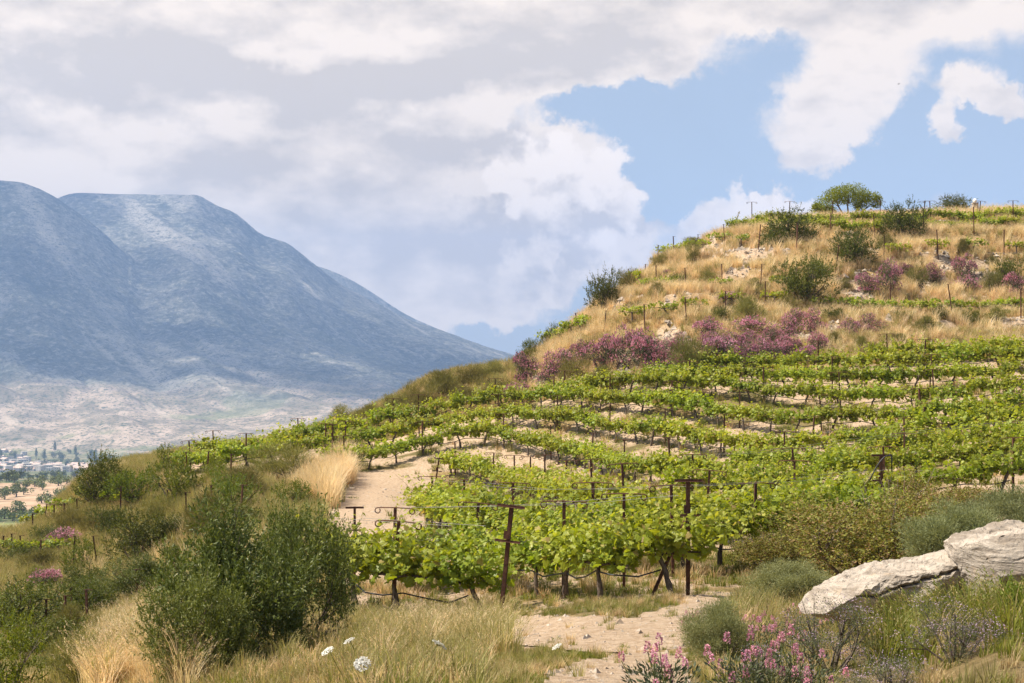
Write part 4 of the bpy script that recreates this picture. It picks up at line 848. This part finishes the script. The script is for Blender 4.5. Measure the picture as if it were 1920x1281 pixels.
# pebbles
def pebbles():
    mb = MB(); m = m_path | m_head | m_scar | (m_vine & (dirt > .5)); ii = np.argwhere(m[:-1, :-1]); area = (DD[ii[:, 1]]**2)*np.where(m_scar[ii[:, 0], ii[:, 1]], 5, 1)*np.where(m_path[ii[:, 0], ii[:, 1]], 6, 1); pick = ii[rng.choice(len(ii), 16000, p=area/area.sum())]
    base = np.array([(1, 0, 0), (-.5, .8, 0), (-.6, -.7, 0), (.1, .1, .7)]); fc = np.array([(0, 1, 3), (1, 2, 3), (2, 0, 3)])
    px = PX[pick[:, 0]]+rng.uniform(0, 10, len(pick)); d = DD[pick[:, 1]]*rng.uniform(1, 1.01, len(pick)); x = (px-960)/F*d; z = gz(x, d); s = (rng.gamma(2, .011, len(pick))+.008)*np.where(m_scar[pick[:, 0], pick[:, 1]], rng.uniform(2, 6, len(pick)), 1)
    th = rng.uniform(0, 6.28, len(pick)); c, sn = np.cos(th), np.sin(th)
    B = base[None]*np.ones((len(pick), 1, 1))*rng.uniform(.6, 1.3, (len(pick), 4, 3)); Vx = B[:, :, 0]*c[:, None]-B[:, :, 1]*sn[:, None]; Vy = B[:, :, 0]*sn[:, None]+B[:, :, 1]*c[:, None]
    V = np.stack([x[:, None]+Vx*s[:, None], d[:, None]+Vy*s[:, None], z[:, None]+(B[:, :, 2]-.05)*s[:, None]], -1)
    mb.add(V.reshape(-1, 3), (fc[None]+4*np.arange(len(pick))[:, None, None]).reshape(-1, 3)); stuff(obj('pebbles', mb.mesh('pebbles', MT['rock'])))
pebbles()

# the big foreground rocks
def boulder_mat():
    m, T = mat('weathered_limestone'); tc = T.n('ShaderNodeTexCoord'); P = tc.outputs['Object']
    lay = T.vmath('MULTIPLY', P, (1.2, 1.2, 7.0)); n1 = T.noise(lay, 2.6, 9, .62, .5); n2 = T.noise(P, 7, 9, .65); n3 = T.noise(P, 38, 6, .7)
    c = T.mix(T.ramp(n1, .35, .62), (.25, .203, .158), (.48, .41, .335)); c = T.mix(T.ramp(n2, .55, .72, 0, .7), c, (.50, .37, .25)); c = T.mix(T.ramp(n3, .42, .30, 0, .6), c, (.17, .15, .13)); c = T.mix(T.ramp(n2, .44, .32, 0, .55), c, (.17, .155, .135)); c = T.mix(T.ramp(T.noise(P, 16, 4, .5), .60, .66, 0, .45), c, (.12, .11, .09))
    p = T.n('ShaderNodeBsdfPrincipled', i_Roughness=.92); T.put(p.inputs['Base Color'], c); p.inputs['Specular IOR Level'].default_value = .15
    h = T.math('ADD', T.math('MULTIPLY', n1, .7), T.math('ADD', T.math('MULTIPLY', n2, .4), T.math('MULTIPLY', n3, .25)))
    b = T.n('ShaderNodeBump', i_Strength=1.0, i_Distance=.05, i_Height=h); T.put(p.inputs['Normal'], b.outputs[0]); T.n('ShaderNodeOutputMaterial', i_Surface=p.outputs[0]); return m
MT['boulder'] = boulder_mat()
def pchip_rings(V, R):
    q = np.linspace(0, 1, R); k = np.linspace(0, 1, len(V)); q = np.interp(q, [0, .55, 1], [0, .55, 1])
    o = np.empty((R,)+V.shape[1:]); idx = np.clip(np.searchsorted(k, q)-1, 0, len(V)-2); t = ((q-k[idx])/(k[idx+1]-k[idx]))[:, None, None]
    p0 = V[np.maximum(idx-1, 0)]; p1 = V[idx]; p2 = V[idx+1]; p3 = V[np.minimum(idx+2, len(V)-1)]
    cr = .5*(2*p1+(p2-p0)*t+(2*p0-5*p1+4*p2-p3)*t**2+(3*p1-p0-3*p2+p3)*t**3); lin = p1*(1-t)+p2*t
    return .5*cr+.5*lin
def extruded_rock(name, outline, d0, thick, slope, label, seed, back=(0, 0), under=0.0, strata=7.0, pits=.1, drop=0.0, facets=9):
    """rock whose front face has the given outline; the top runs back and up, the front face leans in below"""
    rg = np.random.default_rng(seed); o = np.array(outline, float); n = 260
    o2 = np.vstack([o, o[:1]]); seg = np.linalg.norm(np.diff(o2, axis=0), axis=1); s = np.concatenate([[0], np.cumsum(seg)]); q = np.linspace(0, s[-1], n, endpoint=False)
    ex = np.interp(q, s, o2[:, 0]); ey = np.interp(q, s, o2[:, 1]); cx, cyy = o[:, 0].mean(), o[:, 1].mean(); m = MB(); V = []
    X0 = (cx-960)/F*d0; Z0 = (HZ-cyy)/F*d0; x = (ex-960)/F*d0-X0; z = (HZ-ey)/F*d0-Z0
    zmin, zmax = z.min(), z.max()
    rings = [(-.03, .0), (-.03, .35), (-.03, .7), (-.02, .9), (0, .975), (.04, 1.0), (.15, 1.0), (.35, .99), (.6, .97), (.85, .92), (1.0, .8), (1.05, .5), (1.05, 0)]
    for y, k in rings:
        hh = (z-zmin)/(zmax-zmin)
        yy = y*thick+slope*0+under*(1-hh)*(1-y)
        V.append(np.stack([x*k+back[0]*y, np.full(n, 0.)+yy, z*k+back[1]*y], -1))
    V = np.array(V); R = 90
    V = pchip_rings(V, R); V = V.reshape(-1, 3)
    X, Y, Z = V[:, 0], V[:, 1], V[:, 2]
    tiltz = Z-.28*X                                   # bedding planes dip with the slab
    wv = .05*fbm(X*2.2+seed, Y*2.2+Z*1.3, 4)
    st = (tiltz+wv)*strata; step = (st-np.floor(st)); bed = np.where(step < .82, 0, (step-.82)/.18)          # recessed joints between beds
    big = .16*fbm(X*1.6+9, Z*2+Y*2+seed, 3)+.07*fbm(X*5+seed, Z*6+Y*5, 4)
    pit = pits*(np.clip(fbm(X*5+3*seed, Z*5+Y*4, 5, .6)-.02, 0, 1)+.5*np.clip(fbm(X*13, Z*13+Y*9+seed, 4, .6), 0, 1))
    V = V+np.stack([.4*big, big*.9+.045*bed+pit, .5*big-.02*bed+.03*fbm(X*12, Y*12+Z*5, 4)], -1)+.03*np.stack([fbm(X*26, Z*26+Y*9, 3), fbm(X*24+7, Z*30+Y*24, 4), fbm(X*28+3, Y*28+Z*8, 3)], -1)
    for kk in range(facets):                          # broken flat faces
        nn = np.array([rg.normal(0, .8), -rg.uniform(.1, 1.0), rg.normal(.25, .7)]); nn /= np.linalg.norm(nn); dd = V@nn; lim = np.quantile(dd, rg.uniform(.82, .95)); ov = np.where(dd > lim, dd-lim, 0); V = V-(ov*.86)[:, None]*nn
    i = np.arange(R-1)[:, None]*n; j = np.arange(n)[None]; k = (j+1) % n
    m.add(V, np.stack([i+j, i+k, i+n+k, i+n+j], -1).reshape(-1, 4)); ob = obj(name, m.mesh(name, MT['boulder'], False), loc=(X0, d0, Z0-drop)); tag(ob, label, 'boulder'); return ob
extruded_rock('rock_slab', [(1500, 1150), (1530, 1112), (1595, 1086), (1680, 1064), (1760, 1050), (1800, 1036), (1830, 1032), (1852, 1056), (1866, 1110), (1850, 1160), (1780, 1185), (1690, 1175), (1620, 1185), (1560, 1170)], 8.2, .8, 0, 'long pale layered rock slab lying tilted among the bushes', 3, back=(.12, .03), under=.16, strata=8, pits=.05, drop=.06, facets=4)
extruded_rock('boulder', [(1826, 1000), (1845, 985), (1900, 972), (1960, 962), (2050, 960), (2080, 1040), (2060, 1170), (1960, 1185), (1885, 1165), (1866, 1125), (1856, 1080), (1838, 1035)], 7.6, 1.0, 0, 'big dark-faced boulder at the right edge beside the slab', 8, back=(.1, .03), under=.30, strata=5, pits=.24, drop=.16, facets=7)

# ================================================================== grasses (stuff, instanced tufts)
def tuft(seed, n=34, h=(.3, .7), w=.007, spread=.10, lean=.5, mt='dry', seeds=0):
    rg = np.random.default_rng(seed); mb = MB(); a = rg.uniform(0, 2*pi, n); r = spread*np.sqrt(rg.random(n)); H = rg.uniform(*h, n); le = rg.uniform(.1, 1, n)*lean; az = a+rg.normal(0, .7, n)
    base = np.stack([np.cos(a)*r, np.sin(a)*r, np.full(n, -.03)], -1); dr = np.stack([np.cos(az), np.sin(az), 0*az], -1); sd = np.stack([-np.sin(az+.6), np.cos(az+.6), 0*az], -1)
    t = np.array([0, .4, .75, 1.0]); wd = np.array([1, .85, .5, 0.02])*w
    C = base[:, None]+dr[:, None]*(le[:, None]*H[:, None]*t**2)[:, :, None]+np.array([0, 0, 1.])*(H[:, None]*(t-.25*le[:, None]*t**2))[:, :, None]
    V = np.stack([C-sd[:, None]*wd[None, :, None], C+sd[:, None]*wd[None, :, None]], 2)      # n,4,2,3
    f = np.array([(0, 1, 3, 2), (2, 3, 5, 4), (4, 5, 7, 6)]); mb.add(V.reshape(-1, 3), (f[None]+8*np.arange(n)[:, None, None]).reshape(-1, 4))
    if seeds:
        for k in range(seeds):
            i = k % n; tip = C[i, 3]; m = 9; u = np.linspace(0, 1, m); P = tip+np.outer(u, dr[i])*.05+np.outer(-u*.0+u*.07, [0, 0, 1])-np.array([0, 0, .07])+rg.normal(0, .007, (m, 3)); leaves(mb, P, rg.normal(size=(m, 3)), .028, 'quad', rg, .16, D=np.tile(dr[i]*.6+np.array([0, 0, .5]), (m, 1)))
    return mb.mesh('tuft', MT[mt])
def scatter(name, protos, P, rotz, scl):
    me = bpy.data.meshes.new(name); me.vertices.add(len(P)); me.vertices.foreach_set('co', np.asarray(P, np.float32).ravel())
    for k, v in (('rz', rotz), ('scl', scl)):
        a = me.attributes.new(k, 'FLOAT', 'POINT'); a.data.foreach_set('value', np.asarray(v, np.float32))
    a = me.attributes.new('var', 'INT', 'POINT'); a.data.foreach_set('value', rng.integers(0, len(protos), len(P)).astype(np.int32))
    o = obj(name, me); stuff(o)
    ng = bpy.data.node_groups.new(name, 'GeometryNodeTree'); ng.interface.new_socket('Geometry', in_out='INPUT', socket_type='NodeSocketGeometry'); ng.interface.new_socket('Geometry', in_out='OUTPUT', socket_type='NodeSocketGeometry')
    N = ng.nodes; L = ng.links; gi = N.new('NodeGroupInput'); go = N.new('NodeGroupOutput'); ip = N.new('GeometryNodeInstanceOnPoints'); jo = N.new('GeometryNodeJoinGeometry')
    for pm in reversed(protos):
        po = bpy.data.objects.new(name+'_tuft', pm); oi = N.new('GeometryNodeObjectInfo'); oi.inputs['Object'].default_value = po; oi.inputs['As Instance'].default_value = True; L.new(oi.outputs['Geometry'], jo.inputs[0])
    def attr(k, t): n = N.new('GeometryNodeInputNamedAttribute'); n.data_type = t; n.inputs['Name'].default_value = k; return n.outputs[0]
    cx = N.new('ShaderNodeCombineXYZ'); L.new(attr('rz', 'FLOAT'), cx.inputs[2]); e2r = N.new('FunctionNodeEulerToRotation'); L.new(cx.outputs[0], e2r.inputs[0])
    L.new(gi.outputs[0], ip.inputs['Points']); L.new(jo.outputs[0], ip.inputs['Instance']); ip.inputs['Pick Instance'].default_value = True
    L.new(attr('var', 'INT'), ip.inputs['Instance Index']); L.new(e2r.outputs[0], ip.inputs['Rotation'])
    cs = N.new('ShaderNodeCombineXYZ'); s_ = attr('scl', 'FLOAT')
    for i in range(3): L.new(s_, cs.inputs[i])
    L.new(cs.outputs[0], ip.inputs['Scale']); L.new(ip.outputs[0], go.inputs[0])
    md = o.modifiers.new('scatter', 'NODES'); md.node_group = ng
    return o
cellA = (DD[None, :-1]*(DD[None, 1:]-DD[None, :-1]))*((PX[1:]-PX[:-1])[:, None]/F)
inview = ((PX[:-1] > -160) & (PX[:-1] < 2080))[:, None] & np.ones_like(cellA, bool)
def sample(density):
    w = np.where(inview, cellA*density[:-1, :-1], 0); n = rng.poisson(w.sum()); fl = rng.choice(w.size, n, p=(w/w.sum()).ravel()); i, j = np.unravel_index(fl, w.shape)
    px = PX[i]+rng.random(n)*(PX[i+1]-PX[i]); d = DD[j]+rng.random(n)*(DD[j+1]-DD[j]); x = (px-960)/F*d
    return np.stack([x, d, gz(x, d)], -1)
up = DD[None] > dtop; lft = (GPX < 640) & ~m_vine & (DD[None] > 22); fg = (DD[None] < dfront) & ~((GPX < 640) & (DD[None] > 22))
bare = m_path | m_head | m_scar
pat = fbm(GX/2.6+31, GY/2.6, 4); pat2 = fbm(GX/1.1+5, GY/1.1+8, 3)
clip = lambda a: np.clip(a, 0, None)
vis = np.where(DD[None] < 122, 1.0, .15)
hillg = np.where((GPX > 1100), 1, .7)
d_straw = np.where(up & (GPX > 980), 7*clip(.75+2.6*pat)*np.clip((DD[None]-84)/8, .25, 1), 0)+np.where(lft, 1.0*clip(.1+2*pat), 0)+np.where(fg, 1.2*clip(.0+2*pat)*(GPX < 1350), 0)
d_dry = np.where(up, 6*clip(.8-1.6*pat), 0)+np.where(lft, 4*clip(.6+1.5*pat2), 0)+np.where(fg, 11*clip(.4+1.6*pat2), 0)+np.where(m_vine, .5*clip(.3+2*pat)+5*(DD[None] < 31)*clip(.5+1.5*pat), 0)
d_mix = np.where(up, np.where(GPX < 1000, 9, 3.4)*clip(.6-2*pat2), 0)+np.where(lft, 11*clip(.7-1.5*pat), 0)+np.where(fg, 7*clip(.5-1.5*pat), 0)+np.where(up & (GPX > 1000), 5*clip(3.2*pat2-.2), 0)+np.where(m_vine, .7*clip(.3-2*pat2), 0)
d_grn = np.where(up, 1.2*clip(.1-2*pat), 0)+np.where(lft, 3*clip(.3-2*pat2), 0)+np.where(fg, 26*clip(.55-2*pat), 0)+np.where(m_vine, 5*clip(.2-2*pat2)+9*(DD[None] < 31)*clip(.8-1.5*pat), 0)
fgboost = np.where((DD[None] < 12), 3.5, 1.6*(DD[None] < 24)+1.0*(DD[None] >= 24))
B0 = np.where(bare, .04, 1.0)*vis*fgboost
def put(name, protos, dens, s=(.7, 1.3), bare=B0, zs=None):
    P = sample(dens*bare*np.where((GPX > 1330) & (DD[None] < 12), .45, 1)); S = rng.uniform(*s, len(P))
    S *= np.interp(P[:, 1], [4, 8, 12, 24, 60], [.34, .36, .45, .6, 1.1])
    px = 960+F*P[:, 0]/P[:, 1]; S *= np.where((P[:, 1] < 24) & (px > 900) & (px < 1340), .5, 1)*np.where((P[:, 1] < 12) & (px > 1340), .75, 1)
    print(name, len(P)); return scatter(name, protos, P, rng.uniform(0, 6.28, len(P)), S)
put('straw_grass', [tuft(i, 46, (.35, .85), .008, .16, .55, 'straw', 14) for i in range(4)], d_straw)
put('dry_grass', [tuft(10+i, 46, (.16, .45), .008, .17, .7, 'dry', 8) for i in range(4)], d_dry)
put('olive_grass', [tuft(20+i, 46, (.2, .6), .008, .15, .55, 'mixg', 8) for i in range(4)], d_mix)
def herb(seed):
    rg = np.random.default_rng(seed); mb = MB(); n = 44; a = rg.uniform(0, 6.28, n); r = .16*np.sqrt(rg.random(n)); P = np.stack([np.cos(a)*r, np.sin(a)*r, .02+rg.uniform(0, .13, n)*(1-r/.2)], -1)
    leaves(mb, P, np.stack([np.cos(a)*.5, np.sin(a)*.5, 1+0*a], -1)+rg.normal(0, .4, (n, 3)), rg.uniform(.03, .075, n), 'oval', rg, .24, D=np.stack([np.cos(a), np.sin(a), .5+0*a], -1)+rg.normal(0, .3, (n, 3)))
    return mb.mesh('herb', MT['herb'])
put('low_herbs', [herb(i) for i in range(4)], np.where(fg, 11*clip(.5-1.6*pat2), 0)+np.where(m_vine, 2.2*clip(.5-1.6*pat2)*(1+2.5*(DD[None] < 31)), 0)+np.where(lft, 2*clip(.4-2*pat2), 0), bare=np.where(bare, .10, 1.0))
put('green_grass', [tuft(30+i, 40, (.10, .34), .008, .13, .6, 'grn') for i in range(4)], d_grn)
# the golden clump beside the bare earth
gp = []
for a, b, n in [(600, 935, 40), (620, 915, 40), (640, 900, 36), (590, 905, 24), (615, 940, 30), (640, 880, 20), (575, 920, 16)]:
    for k in range(n): q = hit(a+rng.normal(0, 10), b+rng.normal(0, 7), 35); gp.append(q)
gp = np.array(gp); scatter('golden_grass', [tuft(50+i, 60, (.8, 1.35), .010, .2, .6, 'straw', 20) for i in range(3)], gp, rng.uniform(0, 6.28, len(gp)), rng.uniform(.8, 1.25, len(gp)))
# tall grass at the foot of the olive bush
gp = []
for a, b, n in [(820, 1185, 20), (820, 1185, 60), (900, 1180, 50), (720, 1210, 40), (780, 1230, 40), (900, 1220, 40)]:
    for k in range(n): gp.append(hit(a+rng.normal(0, 36), b+rng.normal(0, 14), 7))
gp = np.array(gp); scatter('seeding_grass', [tuft(60+i, 46, (.45, .95), .006, .14, .7, 'mixg', 30) for i in range(3)]+[tuft(64, 46, (.45, .9), .006, .14, .7, 'straw', 30)], gp, rng.uniform(0, 6.28, len(gp)), rng.uniform(.28, .62, len(gp)))

gp = []
for a, b, n in [(240, 1215, 60), (255, 1180, 50), (225, 1250, 60), (270, 1150, 30), (200, 1280, 50), (290, 1240, 40), (310, 1275, 40)]:
    for k in range(n): gp.append(hit(a+rng.normal(0, 24), b+rng.normal(0, 14), 9))
gp = np.array(gp); scatter('pale_grass', [tuft(70+i, 46, (.4, .8), .006, .14, .6, 'straw' if i else 'mixg', 34) for i in range(4)], gp, rng.uniform(0, 6.28, len(gp)), rng.uniform(.6, 1.05, len(gp)))
# ================================================================== flowers of the foreground
gp = []
for a, b, n in [(1560, 1185, 20), (1640, 1195, 26), (1720, 1195, 30), (1800, 1190, 30), (1860, 1175, 26), (1900, 1190, 20), (1690, 1230, 20)]:
    for k in range(n): gp.append(hit(a+rng.normal(0, 24), b+rng.normal(0, 10), 5))
gp = np.array(gp); scatter('rock_foot_grass', [tuft(80+i, 40, (.2, .5), .005, .12, .7, ['grn', 'mixg', 'grn'][i], 12) for i in range(3)], gp, rng.uniform(0, 6.28, len(gp)), rng.uniform(.35, .7, len(gp)))
def umbel_mesh():
    rg = np.random.default_rng(3); st = MB(); st.tube([(0, 0, .2), (.01, 0, .4), (0, .01, .55)], [.004, .003, .003], 5); hd = MB(); n = 260
    a = rg.uniform(0, 2*pi, n); r = .05*np.sqrt(rg.random(n)); P = np.stack([np.cos(a)*r, np.sin(a)*r, .575-.25*r*r/.05+rg.normal(0, .003, n)], -1)
    for k in range(14): st.tube([(0, .01, .55), (cos(k*.45)*.035, sin(k*.45)*.035, .57)], .0012, 3)
    leaves(hd, P, np.tile([0, 0, 1.], (n, 1))+rg.normal(0, .4, (n, 3)), .012, 'quad', rg, .5); return st.mesh('stem', MT['grn']), hd.mesh('flower_head', MT['white'])
US, UH = umbel_mesh()
for i, (a, b, l) in enumerate([(705, 1215, 'white umbel flower, highest of the cluster by the olive bush'), (676, 1238, 'white umbel flower, leftmost and largest of the cluster'), (690, 1252, 'white umbel flower below the largest one'), (727, 1243, 'small white umbel flower right of the cluster'), (775, 1197, 'flat white umbel flower in the grass below front vines'), (1100, 1240, 'white umbel flower at the edge of the path')]):
    p = hit(a, b+40, 5.5)-np.array([0, -.15, .20 if i < 4 else .09]); t = thing('umbel_flower', l, 'flower', p, rng.uniform(0, 6), 'white umbel flowers', (.78 if i < 4 else .5), (rng.uniform(.35, .7), rng.normal(0, .2))); obj('stem', US, t); stuff(obj('flower_head', UH, t))
def spike_plant(seed):
    rg = np.random.default_rng(seed); st = MB(); lf = MB(); sp = []; n = 6
    for k in range(n):
        a = rg.uniform(0, 6.28); r = rg.uniform(.02, .24); h = rg.uniform(.18, .44); e = np.array([cos(a)*r*1.3, sin(a)*r*1.3, h]); b = np.array([cos(a)*r*.3, sin(a)*r*.3, -.03]); st.tube([b, (b+e)/2+np.array([0, 0, .02]), e], [.0035, .003, .0025], 4)
        m = 70; u = rg.random(m); th = rg.uniform(0, 6.28, m); rr = .014*np.sqrt(np.clip(1-u, .05, 1)); P = e+np.stack([np.cos(th)*rr, np.sin(th)*rr, -.01+u*.065], -1); mb = MB()
        leaves(mb, P, rg.normal(size=(m, 3)), rg.uniform(.010, .018, m), 'oval', rg, .35, D=np.stack([np.cos(th), np.sin(th), .5+0*th], -1)); sp.append(mb.mesh('flower_spike', MT['pink' if k % 2 else 'pinkpale']))
    m = 420; a = rg.uniform(0, 6.28, m); r = .17*np.sqrt(rg.random(m)); P = np.stack([np.cos(a)*r, np.sin(a)*r, rg.uniform(.02, .28, m)], -1); leaves(lf, P, rg.normal(size=(m, 3)), rg.uniform(.025, .05, m), 'oval', rg, .16, D=np.stack([np.cos(a), np.sin(a), 1+0*a], -1)+rg.normal(0, .4, (m, 3)))
    return st.mesh('stems', MT['grn']), lf.mesh('leaves', MT['greyleaf']), sp
SPK = [spike_plant(i) for i in range(4)]
fl = sorted([(1400, 1160), (1425, 1180), (1450, 1165), (1465, 1205), (1430, 1225), (1490, 1130), (1480, 1180), (1505, 1150), (1225, 1290), (1255, 1300), (1415, 1270), (1450, 1290), (1500, 1270), (1600, 1060), (1545, 1160), (1310, 1175), (1380, 1290), (1520, 1290)])
for i, (a, b) in enumerate(fl):
    p = hit(a, b+45, 4.4); S = SPK[i % 4]; t = thing('pink_spike_plant', 'plant with pink flower spikes in the right foreground, %s from the left' % nth(i+1), 'flower', p, rng.uniform(0, 6), 'pink spike flowers', rng.uniform(.55, .75)); stuff(obj('stems', S[0], t)); stuff(obj('leaves', S[1], t))
    for s in S[2]: obj('flower_spike', s, t)

# dry twigs sticking out of the brown bush
for i, (a, b, h) in enumerate([(1650, 1050, 150), (1690, 1060, 160), (1600, 1080, 120), (1720, 1160, 110)]):
    p = hit(a, b, 8); rg = np.random.default_rng(i); m = MB(); s = h/F*p[1]
    for k in range(9):
        e = np.array([rg.normal(0, .35)*s, rg.normal(0, .2)*s, rg.uniform(.6, 1.15)*s]); mid = e*.55+rg.normal(0, .04, 3)*s; m.tube([(0, 0, 0), mid, e], [.007, .005, .0025], 4)
        for q in range(4): f = mid+(e-mid)*rg.random(); m.tube([f, f+np.array([rg.normal(0, .15), rg.normal(0, .1), rg.uniform(.05, .25)])*s], [.0035, .0015], 3)
    o = obj('dry_twigs', m.mesh('dry_twigs', MT['twig']), loc=p); tag(o, ['bare pale twigs rising from the brown bush, left of the T post', 'bare pale twigs under the T post', 'bare twigs at the left of the brown bush', 'dead branching stem in front of the rock slab'][i], 'twigs')

p = np.array([(1685-960)/F*180, 180, (HZ-158)/F*180]); bt = thing('bird', 'tiny dark bird flying high in the sky at right', 'bird', p, .5); m = MB(); m.tube([(-.12, 0, 0), (-.05, 0, .01), (.06, 0, .01), (.12, 0, 0)], [.01, .035, .03, .008], 6); obj('body', m.mesh('body', MT['hose'], True), bt)
for sg in (-1, 1):
    m = MB(); a = np.array([(.05, 0, .02), (-.05, 0, .02), (-.06, sg*.16, .07), (.03, sg*.17, .075), (-.05, sg*.33, .04)]); m.add(np.vstack([a, a+np.array([0, 0, .008])]), [np.array([(0, 1, 2, 3), (5, 8, 7, 6)]), np.array([(3, 2, 4), (8, 9, 7)])]); obj('wing', m.mesh('wing', MT['hose']), bt)
# hilltop details: globe lamp on a pillar, tall reed
p = hit(1828, 402, 100); t = thing('globe_lamp', 'white globe lamp on a pale pillar on the hilltop skyline', 'lamp', p)
m = MB(); m.box((0, 0, .45), (.38, .38, 1.0)); m.box((0, 0, .975), (.48, .48, .08)); obj('pillar', m.mesh('pillar', MT['rock']), t)
m = MB(); th = np.linspace(0, pi, 9); m.tube(np.stack([0*th, 0*th, 1.2-.19*np.cos(th)], -1), np.maximum(.19*np.sin(th), .01), 14); obj('globe', m.mesh('globe', MT['lampglass'], True), t)
p = hit(1375, 425, 95); t = thing('tall_reed', 'single tall feathery reed leaning on the skyline', 'reed', p); rg = np.random.default_rng(4); m = MB(); u = np.linspace(0, 1, 8); q = np.stack([.45*u**1.5, 0*u, 1.75*u], -1); m.tube(q, np.linspace(.015, .006, 8), 4); obj('stem', m.mesh('stem', MT['straw']), t)
m = MB(); n = 160; k = .5+.5*rg.random(n); P = np.stack([.45*k**1.5+rg.normal(0, .03, n), rg.normal(0, .03, n), 1.75*k+rg.normal(0, .02, n)], -1); leaves(m, P, rg.normal(size=(n, 3)), rg.uniform(.06, .12, n), 'quad', rg, .12, D=np.tile([.4, 0, 1.], (n, 1))+rg.normal(0, .3, (n, 3))); stuff(obj('plume', m.mesh('plume', MT['mixg']), t))

# ================================================================== valley: olive grove and village
def far_tree(seed, n=260, mt='olive', w=1.0, tall=1.0, sz=.55):
    rg = np.random.default_rng(seed); mb = MB(); tr = MB(); tr.tube([(0, 0, -.3), (.1, 0, .8), (0, .1, 1.8*tall)], [.28, .22, .15], 6)
    C = rg.normal(0, 1, (9, 3))*np.array([1.0*w, 1.0*w, .55*tall])+np.array([0, 0, 1.9*tall]); k = rg.integers(0, 9, n); u = rg.normal(size=(n, 3)); u /= np.linalg.norm(u, axis=1, keepdims=True)
    P = C[k]+u*rg.uniform(.7, 1.15, (n, 1))*np.array([w, w, .8*tall]); P[:, 2] = np.maximum(P[:, 2], .45); leaves(mb, P, u+rg.normal(0, .6, u.shape), rg.uniform(.7, 1.3, n)*sz, 'oval', rg, .4)
    return tr.mesh('trunk', MT['wood'], True), mb.mesh('crown', MT[mt])
FT = [far_tree(i) for i in range(4)]; CT = [far_tree(20+i, 200, 'dark', 1.2, 1.6, .9) for i in range(3)]; CYP = far_tree(30, 220, 'dark', .5, 3.2, .9)
spots = []
for d in np.arange(700, 902, 15.5):
    for c, x in enumerate(np.arange(-330, -170, 14.5)):
        if rng.random() < .14 or c % 3 == 2: continue
        spots.append((x+rng.normal(0, .7), d+rng.normal(0, .9)))
for d in (610+38, 660): 
    for x in np.arange(-245, -130, 7.5): spots.append((x+rng.normal(0, 1.5), d+rng.normal(0, 2)))
i = 0
for x, d in sorted(spots, key=lambda a: (round(a[1]/10), a[0])):
    px = 960+F*x/d
    if px < -25 or px > 215: continue
    z = np.interp(math.log(d), vs_, VZ[np.argmin(abs(vpx-px))]); i += 1
    t = thing('olive_tree', ('round olive tree in the distant grove on pale earth, %s counting from the front' if d > 690 else 'olive tree in the near line below the distant grove, %s from the left') % nth(i), 'tree', (x, d, z-.15), rng.uniform(0, 6), 'olive trees of the distant grove', rng.uniform(1.3, 1.9)); a = FT[i % 4]; obj('trunk', a[0], t); stuff(obj('crown', a[1], t))
def house(seed, w, d, h, roof):
    m = MB(); m.box((0, 0, h/2-1.5), (w, d, h+3)); r = MB()
    if roof: v = [(-w/2-.4, -d/2-.4, h), (w/2+.4, -d/2-.4, h), (w/2+.4, d/2+.4, h), (-w/2-.4, d/2+.4, h), (-w/2-.4, 0, h+d*.24), (w/2+.4, 0, h+d*.24)]; r.add(v, [np.array([(0, 1, 5, 4), (2, 3, 4, 5)]), np.array([(0, 4, 3), (1, 2, 5)])])
    else: r.box((0, 0, h+.25), (w+.3, d+.3, .5))
    k = MB()
    for f in range(int(h//3)):
        for x in np.linspace(-w*.32, w*.32, 3): k.box((x, -d/2-.02, 1.6+3*f), (1.2, .08, 1.5))
    return m.mesh('wall', MT['wall']), r.mesh('roof', MT['roof'] if roof else MT['wall']), k.mesh('windows', MT['hose'])
HS = [house(0, 11, 9, 6, True), house(1, 14, 10, 6, False), house(2, 9, 9, 3.5, True), house(3, 12, 9, 7, False), house(4, 18, 11, 6, True), house(5, 10, 8, 6, False)]
hv = []
for k in range(95):
    px = rng.uniform(-10, 172); u = rng.random(); lo = np.interp(px, [0, 60, 170], [838, 868, 878]); py = lo+u**.8*(888-lo); hv.append((px, py))
hv += [(20, 853), (45, 854), (22, 862), (50, 866), (10, 868), (105, 878), (118, 879)]
hv.sort()
for i, (px, py) in enumerate(hv):
    p = vhit(px, py, 2300); hs = HS[rng.integers(6)]; t = thing('village_house', 'small pale house of the distant village, %s from the left' % nth(i+1), 'house', p, rng.normal(0, .5), 'houses of the distant village', rng.uniform(.85, 1.25)); obj('wall', hs[0], t); obj('roof', hs[1], t); stuff(obj('windows', hs[2], t))
tv = sorted([(rng.uniform(-10, 210), rng.uniform(848, 893)) for k in range(70)]+[(100, 874), (128, 875), (152, 873), (156, 873)])
for i, (px, py) in enumerate(tv):
    p = vhit(px, py, 2300); t = thing('village_tree', 'dark tree among the houses of the distant village, %s from the left' % nth(i+1), 'tree', p, rng.uniform(0, 6), 'trees of the distant village', rng.uniform(1.3, 2.6)); a = CYP if i % 6 == 0 else CT[i % 3]; obj('trunk', a[0], t); stuff(obj('crown', a[1], t))
# trees on the rise between grove and village
for i in range(40):
    px = rng.uniform(-15, 200); p = vhit(px, np.interp(px, [0, 200], [905, 893])-rng.uniform(0, 4), 880); 
    t = thing('scrub_tree', 'dark green tree on the rise behind the olive grove, %s in the line' % nth(i+1), 'tree', p, rng.uniform(0, 6), 'trees on the rise', rng.uniform(1.0, 1.7)); a = CT[i % 3]; obj('trunk', a[0], t); stuff(obj('crown', a[1], t))
